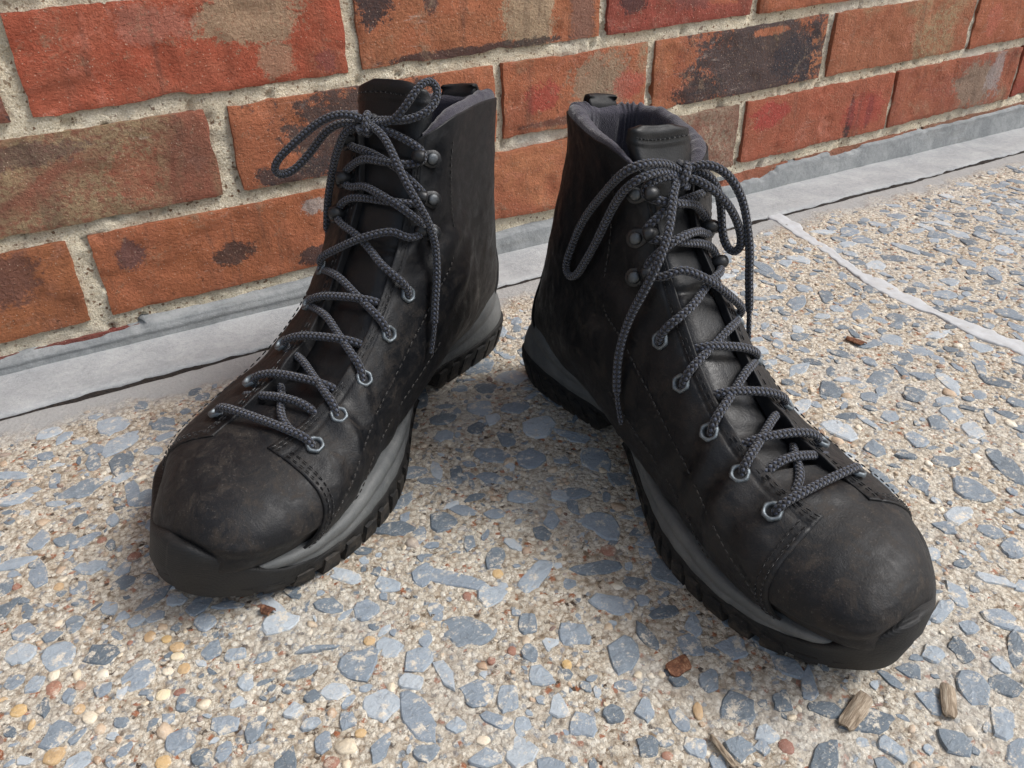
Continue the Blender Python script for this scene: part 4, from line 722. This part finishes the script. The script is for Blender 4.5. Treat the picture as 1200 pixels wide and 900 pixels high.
    for sd in (1,-1):
        for k,sv in enumerate(EY_S):
            sv_=sv+(0 if sd>0 else .35); th=float(th_of(sv_,sd*EY_Y)); of=.0022+(.0035*math.exp(-((sv_-7.5)/1.2)**2) if sd<0 else 0); c=surf(sv_,th,of); n=nrm(np.array(sv_),np.array(th)); B.eye[(sd,k)]=(c,n)
            c,n=rigid(sv_,th,of); V,F=axis_mesh_disc(c,n,np.array([1.,0,0]),[.0042,.0042,.0038,.0032,.0026,.0023,.0022],[-.0006,.0004,.0010,.0011,.0006,-.0004,-.0022],22,False)
            a=np.tile(np.arange(22)/22*2*np.pi,7); rr=np.repeat([1,1,.9,.3,0,0,0],22); V=V+ (np.cos(6*a)*rr*.00022)[:,None]*((V-c)/np.linalg.norm(V-c,axis=1,keepdims=True))
            e=add('eyelet',V,F,M_eye,nowarp=True); V,F=axis_mesh_disc(c,n,np.array([1.,0,0]),[.0025],[-.0012],16); add('eyelet_hole',V,F,M_dark,e,nowarp=True)
        for k,sv in enumerate(HK_S):
            th=float(th_of(sv,sd*(.0275 if sd>0 else .0262))); c=surf(sv,th,.0022); n=nrm(np.array(sv),np.array(th)); th2=float(th_of(sv,sd*(.0185))); c,n=rigid(sv,th,.0022); c2,_=rigid(sv-.1,th2,.0022); n=n+np.array([.50,0,.25]); n/=np.linalg.norm(n); c=c+n*.0006; tdir=c2-c; tdir-=n*(tdir@n); tdir/=np.linalg.norm(tdir)
            # plate
            t2=np.cross(n,tdir); acc=Acc(); V=[]; 
            outl=[]
            for a in np.linspace(0,2*np.pi,25)[:-1]:
                cx_=math.cos(a)*.0046; cy_=math.sin(a)*.0044
                if cx_>0: cx_=cx_*1.7; cy_*=(1-.25*max(0,math.cos(a)))
                outl.append((cx_,cy_))
            for z,sc in ((-.0022,1),(.0005,1),(.0008,.93)): V+= [c+tdir*x*sc+t2*y*sc+n*z for x,y in outl]
            V.append(c+n*.0008+tdir*.002); F=grid_faces(3,24,True).tolist()+[[48+j,48+(j+1)%24,72] for j in range(24)]
            h=add('lace_hook',np.array(V),F,M_hook,nowarp=True)
            V,F=axis_mesh_disc(c+n*.0006,n,tdir,[.0030,.0030,.0028,.0021,.0011],[-.0002,.0008,.0015,.0020,.0022],20); add('rivet',V,F,M_rivet,h,nowarp=True)
            # hook horn: rises near the throat and curls back outwards
            p0=c+tdir*.0066; pp=catmull([p0-n*.001,p0+n*.0022+tdir*.0014,p0+n*.0046+tdir*.0010,p0+n*.0056-tdir*.0018],14)
            nh=14; rad=np.interp(np.arange(nh),[0,4,9,12,13],[.0030,.0028,.0033,.0030,.0012]); V,_,_,_=tube(pp,rad,14); V=V.reshape(nh,14,3); cc=pp[:,None]; V=cc+(V-cc); V=V.reshape(-1,3); V=np.vstack([V,pp[-1]+(pp[-1]-pp[-2])*.3]); F=grid_faces(nh,14,True).tolist()+[[(nh-1)*14+j,(nh-1)*14+(j+1)%14,nh*14] for j in range(14)]
            add('horn',V,F,M_hook,h,nowarp=True); B.hook[(sd,k)]=(c,n,tdir,t2)
    # ---- stitching
    def stitch(name,path,mat,L=.0024,gap=.0011,r=.00034):
        path=np.asarray(path); d=np.concatenate([[0],np.cumsum(np.linalg.norm(np.diff(path,axis=0),axis=1))]); acc=Acc(); t=0
        def at(q): return np.array([np.interp(q,d,path[:,i]) for i in range(3)])
        while t+L<d[-1]:
            q=np.array([at(t-.0000),at(t+L*.15),at(t+L*.5),at(t+L*.85),at(t+L)]); V,_,_,_=tube(q,np.array([r*.3,r,r*1.1,r,r*.3]),5); acc.add(V,grid_faces(5,5,True)); t+=L+gap
        V=np.concatenate(acc.V); add(name,V,acc.F,mat,kind='stuff')
    o1=.0024
    for sd in (1,-1):
        s_=np.linspace(5.3,16.6,160); lift=(.0036*np.exp(-((s_-7.5)/1.2)**2) if sd<0 else 0)
        for dy in (.0022,.0040):
            y=np.interp(s_,THR_S,THR_Y)+dy; stitch('eyestay_stitching',surf(s_,th_of(s_,sd*y),o1+lift),M_thread)
        # long curved seam below the eyelets, up beside the hooks
        s_=np.linspace(4.6,17.2,200); y=np.interp(s_,[4.6,5.2,6,8,10,11.5,13,17.2],[.047,.0455,.0425,.0375,.0345,.0330,.0335,.0350]); q=sec_at(s_); y=np.minimum(y,np.where(sd>0,q[...,4],q[...,5])*.985)
        th=np.interp(s_,[4.45,5,6,7.5,9,10.5,11.5,13,15,17.2],[1.32,1.18,1.08,1.03,1.02,1.08,1.17,1.22,1.22,1.18])*sd
        stitch('quarter_stitching',surf(s_,th,.0024),M_threadL if sd>0 else M_thread)
        t_=np.linspace(.35,2.2,90)*sd
        for ds in (.12,.27): stitch('cap_stitching',surf(S_CAP(t_)+ds,t_,.0016),M_thread,r=.00028)
        s_=np.linspace(5.6,9.6,90); th=np.interp(s_,[5.6,6.1,6.6,8,9.6],[1.95,1.62,1.50,1.42,1.40])*sd; stitch('side_stitching',surf(s_,th,.0022),M_threadL if sd>0 else M_thread)
    s_=np.linspace(-.88,.88,60); tt=[]
    Vf,ss,tg=B.ton; i0=int(np.argmin(abs(ss-18.9))); row=Vf[i0]; rowu=nrm(np.full(nt,17.9),th[0]*0+np.linspace(-.4,.4,nt)); stitch('tongue_stitching',row[4:-4]+rowu[4:-4]*.0005,M_thread)
    return B
POSE={'A': [0.25459, -0.19641, -1.61901], 'B': [0.23042, -0.12726, -2.57087]}
BA=build_boot('A',POSE['A'][:2],POSE['A'][2],-1,'right-hand black leather boot, toe cap nearest the camera, laces tied in a wide bow')
BB=build_boot('B',POSE['B'][:2],POSE['B'][2],1,'left-hand black leather boot angled to the left, closest to the brick wall')
# ================================================================ laces: braided round cord, threaded, hooked and tied in a bow
LACE_R=.00195
BOW={'A':{'knot':[[117.0,12.2,168.2]],'loop_inner':[[117.1,12.9,169.1],[114.6,16.7,172.7],[116.5,26.1,175.6],[115.6,37.2,176.1],[107.0,39.8,168.2],[93.3,38.2,155.6],[82.7,37.1,144.3],[72.4,36.2,130.7],[64.9,36.8,116.0],[62.4,37.1,107.6],[67.2,38.0,105.4],[76.7,39.2,110.2],[84.8,39.4,120.8],[94.7,39.2,136.3],[104.7,38.6,156.0],[115.9,37.6,169.0],[118.1,30.3,172.3],[114.8,18.2,170.3],[116.7,12.8,167.5]],'end_long':[[115.1,10.2,167.0],[119.9,17.6,168.4],[122.7,21.4,163.4],[129.2,25.7,156.1],[135.1,31.7,147.7],[136.3,36.5,137.3],[132.2,39.2,125.4],[126.6,42.1,109.9],[125.4,44.8,95.8],[127.1,46.9,83.3],[129.1,47.4,71.5],[131.2,47.3,64.6],[133.8,47.2,58.8]],'loop_outer':[[118.2,12.1,167.4],[120.8,11.4,169.0],[125.0,5.4,165.7],[127.0,-2.8,159.1],[128.9,-10.8,148.5],[128.6,-16.7,137.9],[127.2,-18.4,129.5],[124.9,-16.0,127.2],[122.5,-13.6,130.7],[120.2,-11.3,140.0],[119.5,-10.1,150.9],[119.6,-6.0,160.8],[119.3,1.2,168.1],[117.8,8.4,170.6],[115.7,10.3,168.3]],'end_short':[[116.3,11.3,168.6],[118.6,11.2,173.4],[122.1,4.4,174.6],[125.5,-4.1,170.3],[128.0,-11.2,160.9],[129.6,-16.4,148.5],[130.5,-20.3,132.3],[130.6,-22.6,115.4],[130.9,-25.5,97.5],[131.1,-28.1,83.4]]},'B':{'knot':[[115.8,10.1,178.2]],'loop_outer':[[115.7,10.2,178.6],[119.3,7.6,183.3],[123.1,0.1,184.0],[125.6,-9.1,179.9],[130.3,-18.4,172.7],[134.3,-28.3,164.1],[137.3,-34.1,157.2],[135.6,-35.3,152.2],[131.6,-31.9,151.0],[126.5,-26.2,155.7],[121.5,-18.7,165.4],[119.5,-10.4,174.4],[117.9,-2.8,178.0],[115.9,5.5,178.7],[114.8,9.8,177.1]],'loop_inner':[[114.3,9.5,177.8],[113.9,15.4,178.3],[113.9,22.5,179.1],[112.6,29.4,186.3],[109.7,35.0,194.3],[104.4,36.8,198.4],[101.1,39.9,198.6],[101.5,43.2,193.4],[104.3,42.7,187.8],[109.7,40.0,184.6],[113.1,32.6,182.2],[112.6,22.1,180.3],[111.5,13.9,179.9],[111.2,7.4,177.6]],'end_long':[[113.9,8.7,177.2],[118.1,15.5,179.0],[119.7,22.2,175.9],[123.1,28.8,168.5],[126.6,35.7,159.6],[127.1,42.4,149.7],[122.1,45.7,138.0],[118.2,46.4,125.8],[119.5,47.3,110.7],[124.8,48.5,95.3],[129.9,49.3,83.0],[133.0,49.0,71.1]],'end_short':[[114.3,8.6,177.7],[117.5,4.6,179.6],[119.9,-0.1,176.0],[117.9,-7.1,165.6],[113.7,-16.5,148.9],[112.3,-22.6,134.0],[112.6,-25.5,120.9],[112.7,-25.7,108.3],[112.5,-25.2,101.3]]}}
def cord(B,name,P,flat_end=False,smooth=10):
    """P: control points already in final boot space (mm precision), smooth and sweep"""
    P=np.asarray(P,float); m=len(P); Q=catmull(P,m*40); d=np.concatenate([[0],np.cumsum(np.linalg.norm(np.diff(Q,axis=0),axis=1))]); n=max(8,int(d[-1]/.00048))
    t=np.linspace(0,d[-1],n); Q=np.stack([np.interp(t,d,Q[:,i]) for i in range(3)],-1)
    k=np.array([1,2,3,2,1.])/9
    for _ in range(int(smooth*2)):
        Qp=np.vstack([Q[:1]]*2+[Q]+[Q[-1:]]*2); Qs=np.stack([np.convolve(Qp[:,i],k,'valid') for i in range(3)],-1); Qs[0]=Q[0];Qs[-1]=Q[-1]; Q=Qs
    Q=Q+.0005*np.stack([vnoise(np.stack([t,t*0+i,t*0],-1),55,len(P)*3.1+i) for i in range(3)],-1)*np.clip(np.minimum(t,d[-1]-t)/.01,0,1)[:,None]
    seg=16; r=np.full(n,LACE_R)*(1+.05*vnoise(np.stack([t*0,t,t*0],-1),90,len(P)))
    if flat_end: e=np.clip((d[-1]-t)/.016,0,1); r=r*np.where(e<1,.62+.1*(e>.95),1)
    V,T,N,Bn=tube(Q,1.0,seg); V=V.reshape(n,seg,3); a=np.arange(seg)/seg
    nb=5.; U=t/.0023
    ua=U[:,None]+nb*a[None]; ub=U[:,None]-nb*a[None]; bead=np.abs(np.sin(np.pi*ua))*np.abs(np.sin(np.pi*ub))
    rr=r[:,None]*(.95+.09*bead); V=Q[:,None]+(V-Q[:,None])*rr[...,None]
    V=np.concatenate([V,V[:,:1]],1); seg1=seg+1; vv=np.linspace(0,1,seg1)
    uv=np.stack([np.repeat(U,seg1),np.tile(vv*nb,n)],-1)
    V=V.reshape(-1,3); F=grid_faces(n,seg1).tolist(); c0=len(V); V=np.vstack([V,Q[0],Q[-1]]); uv=np.vstack([uv,[0,0],[0,0]]); F+=[[j+1,j,c0] for j in range(seg)]+[[(n-1)*seg1+j,(n-1)*seg1+j+1,c0+1] for j in range(seg)]
    return B.add(name,V,F,M_lace,smooth=True,uv=uv,nowarp=True)
def sy(B,L):
    """(s, y, off) over the boot surface -> warped points; y>0 inner side"""
    L=np.array(L,float); return B.wf(surf(L[:,0],th_of(L[:,0],L[:,1]),L[:,2]))
def bar(B,A,C_,lift=.0006,smooth=26):
    """A: points up to the edge of one flap, C_: from the edge of the other; the cord runs taut between them"""
    PA,PC=sy(B,A),sy(B,C_); a,c=PA[-1],PC[0]; mid=sy(B,[((A[-1][0]+C_[0][0])/2,.0,.02)])[0]-sy(B,[((A[-1][0]+C_[0][0])/2,.0,.0)])[0]; mid/=np.linalg.norm(mid)
    M=[a+(c-a)*t+mid*lift*4*t*(1-t) for t in (.25,.5,.75)]
    return cord(B,'lace',np.vstack([PA,M,PC]),smooth=smooth)
def lace_boot(B):
    bow={k:np.array(v)/1000 for k,v in BOW[B.side].items()}; K=bow['knot'][0]
    ES=EY_S; EL=[q+.35 for q in ES]; fl=lambda s:.0035*math.exp(-((s-7.5)/1.2)**2)
    j=(.0006 if B.side=='A' else -.0004)
    # inner eyelets: out of the hole, over the flap, across the tongue, under the outer flap
    for k in (1,2,3):
        s0=ES[k]; s1=EL[k-1]-.22
        bar(B,[(s0-.12,.0265,-.0035),(s0-.05,.0258,.0012),(s0+.08,.0228,.0044),(s0+.22,.0175,.0052)],[(s1-.10,-.0110,.0040),(s1,-.0165,.0030),(s1+.10,-.0220,.0018),(s1+.16,-.0270,.0002)])
    # bottom bar, over both flaps
    bar(B,[(ES[4]-.12,.0265,-.0035),(ES[4]-.03,.0258,.0012),(ES[4]+.02,.0228,.0050),(ES[4]+.06,.0165,.0052)],[(EL[4]-.08,-.0160,.0064+fl(EL[4])),(EL[4]-.02,-.0225,.0052+fl(EL[4])),(EL[4],-.0253,.0012+fl(EL[4])),(EL[4],-.0262,-.003)],.0012)
    # link under both flaps and the short diagonal below it
    cord(B,'lace',sy(B,[(ES[3]-.22,.0230,-.0020),(ES[3]-.18,.0185,.0004),(ES[3]-.05,.0100,.0032),(ES[3]+.03,.0,.0040),(EL[3]-.32,-.0100,.0036),(EL[3]-.30,-.0175,.0026),(EL[3]-.25,-.0265,.0008)]),smooth=30)
    cord(B,'lace',sy(B,[(ES[4]+.02,.0200,-.0026),(ES[4]+.16,.0140,.0004),(ES[4]+.5,.0040,.0012),(EL[3]-.25,-.0070,.0006),(EL[3]+.1,-.0150,-.0004),(EL[3]+.2,-.0205,-.002)]),smooth=30)
    # outer eyelets: from under the inner flap, across, over the outer flap and into the hole
    for k in (1,2,3):
        s0=ES[k-1]-.42; s1=EL[k]
        bar(B,[(s0,.0215,-.0030),(s0,.0165,-.0004),(s0-.03,.0115,.0036)],[(s1+.14,-.0155,.0056+fl(s1)),(s1+.02,-.0222,.0050+fl(s1)),(s1,-.0253,.0012+fl(s1)),(s1,-.0262,-.003)],.0014)
    # strand a: topmost inner eyelet -> outer hook 3 -> inner hook 2 -> outer hook 1 -> knot
    h1,h2,h3=HK_S
    def wrap(sv,sd,up=1): y=.0242 if sd>0 else .0232; return [(sv-.55*up,sd*.0185,.0056),(sv-.22*up,sd*(y-.0006),.0050),(sv,sd*y,.0048),(sv+.22*up,sd*(y-.0008),.0050),(sv+.50*up,sd*.0185,.0056)]
    L=[(ES[0]-.12,.0268,-.0035),(ES[0]-.04,.0262,.0015),(ES[0]+.12,.0232,.0058),(ES[0]+.32,.0185,.0070),(ES[0]+.7,.0100,.0052),(ES[0]+1.15,.0,.0040),(ES[0]+1.6,-.0100,.0052)]+wrap(h3,-1)+[(h3+.62,-.0110,.0046),(h3+.72,.0,.0040),(h3+.9,.0110,.0046)]+wrap(h2,1)+[(h2+.85,.0100,.0048),(h2+1.05,.0,.0044),(h2+1.25,-.0110,.0050)]+wrap(h1,-1)
    Pa=sy(B,L); cord(B,'lace',np.vstack([Pa,K+(Pa[-1]-K)*.45+[0,0,.001],K+[0,0,-.001]]),smooth=14)
    L=[(EL[0],-.0262,-.003),(EL[0],-.0257,.0010),(EL[0]+.12,-.0236,.0055),(EL[0]+.4,-.0180,.0066),(EL[0]+.85,-.0080,.0086),(EL[0]+1.3,.0020,.0086),(EL[0]+1.75,.0120,.0066)]+wrap(h3,1)+[(h3+.75,.0110,.0082),(h3+.95,.0,.0086),(h3+1.1,-.0110,.0070)]+wrap(h2,-1)+[(h2+.8,-.0110,.0082),(h2+.9,.0,.0090),(h2+1.15,.0110,.0074)]+wrap(h1,1)
    Pb=sy(B,L); cord(B,'lace',np.vstack([Pb,K+(Pb[-1]-K)*.45+[0,0,.001],K+[0,0,-.002]]),smooth=14)
    # bow
    for nm in ('loop_inner','loop_outer'): cord(B,'lace_loop',bow[nm],smooth=45)
    for nm in ('end_long','end_short'): cord(B,'lace_end',bow[nm],True,smooth=80)
    # knot: two turns round the middle of the bow
    ax=bow['loop_inner'][2]-bow['loop_outer'][2]; ax/=np.linalg.norm(ax); e=bow['end_long'][3]-K; e-=ax*(e@ax); e/=np.linalg.norm(e); g=np.cross(ax,e)
    a=np.linspace(-.3,1.55*2*np.pi,26); R_=.0046
    cord(B,'lace_knot',np.stack([K+ax*(-.0022+.0044*t/(1.55*2*np.pi))+e*(np.cos(t)*R_*1.15)+g*(np.sin(t)*R_*.9) for t in a]))
lace_boot(BA); lace_boot(BB)
# ================================================================ small litter on the slab
def wood_mat():
    s=NT('dry_wood_flake'); o=s.obj(); n=s.noise(s.vmath('MULTIPLY',o,(120,900,300)),1,5,.7,.5)
    return s.fin(s.ramp(n,(.3,(.09,.065,.045)),(.5,(.26,.205,.15)),(.7,(.44,.38,.30))),.9,s.bump(n,.8,.0008),.2)
def leaf_mat():
    s=NT('dry_leaf'); o=s.obj(); n=s.noise(o,500,4,.7); return s.fin(s.ramp(n,(.35,(.07,.03,.02)),(.55,(.20,.09,.05)),(.7,(.36,.22,.13))),.8,s.bump(n,.8,.0008),.3)
M_wood=wood_mat(); M_leaf=leaf_mat()
def litter(name,loc,L,W,H,rot,mat,label,cat,curl=.3,dark=None,seed=1,tilt=0):
    r=np.random.default_rng(seed); nx,ny=13,6; u=np.linspace(-1,1,nx); w=np.linspace(-1,1,ny); U,Wg=np.meshgrid(u,w,indexing='ij')
    pr=(1-.35*np.abs(U)**5*(U<0)-.10*np.abs(U)**8)*(1+.16*fbm(np.stack([U,Wg*2,U*0],-1),2.2,seed+3,3)); X=U*L/2+W*.12*Wg*(U>0.8); Y=Wg*W/2*pr*(1+.10*fbm(np.stack([U,U*0,U*0],-1),3,seed,3)); Z=H*(.5+curl*(1-Wg**2)+.25*fbm(np.stack([U,Wg,U*0],-1),1.6,seed,3)+.25*U*curl)
    T_=np.stack([X,Y,Z],-1).reshape(-1,3); Bt=np.stack([X*.98,Y*.96,Z-H*.55],-1).reshape(-1,3); n=len(T_); F=grid_faces(nx,ny,flip=True).tolist()+(grid_faces(nx,ny)+n).tolist()
    lp=[j for j in range(ny)]+[i*ny+ny-1 for i in range(1,nx)]+[(nx-1)*ny+j for j in range(ny-2,-1,-1)]+[i*ny for i in range(nx-2,0,-1)]
    F+=[[lp[k],lp[(k+1)%len(lp)],lp[(k+1)%len(lp)]+n,lp[k]+n] for k in range(len(lp))]
    o=link_mesh(name,mesh_from(name,np.vstack([T_,Bt]),F,False),mat,label=label,category=cat); o.location=(loc[0],loc[1],.0012); o.rotation_euler=(0,tilt,rot); return o
LIT=[(0.2136, -0.4686, 0.263), (0.2487, -0.4841, 0.697), (0.1685, -0.4163, -0.017), (0.4508, -0.2673, -1.388), (0.1575, -0.4549, -1.666), (0.031, -0.2991, -1.047)]
litter('wood_flake',LIT[0][:2],.0190,.0072,.0022,LIT[0][2],M_wood,'tan sliver of dry wood lying just in front of the right-hand boot toe','wood chip',.5,seed=3)
litter('wood_flake',LIT[1][:2],.0150,.0058,.0024,LIT[1][2],M_wood,'greyer wood flake with a dark end, nearest the right edge of the paving','wood chip',.4,seed=8)
litter('leaf_scrap',LIT[2][:2],.0105,.0075,.0014,LIT[2][2],M_leaf,'crumpled orange-brown leaf scrap on the paving left of the right-hand boot toe','leaf',.5,seed=5)
litter('leaf_scrap',LIT[3][:2],.0130,.0060,.0016,LIT[3][2],M_leaf,'reddish leaf scrap on the paving between the right-hand boot and the white joint','leaf',.8,seed=9)
litter('twig',LIT[4][:2],.0150,.0022,.0022,LIT[4][2],M_wood,'short thin dark twig at the bottom edge of the paving','twig',.2,seed=12)
litter('bark_crumb',LIT[5][:2],.0060,.0042,.0030,LIT[5][2],M_leaf,'small dark bark crumb on the paving just below the left-hand boot toe','bark',.6,seed=14)
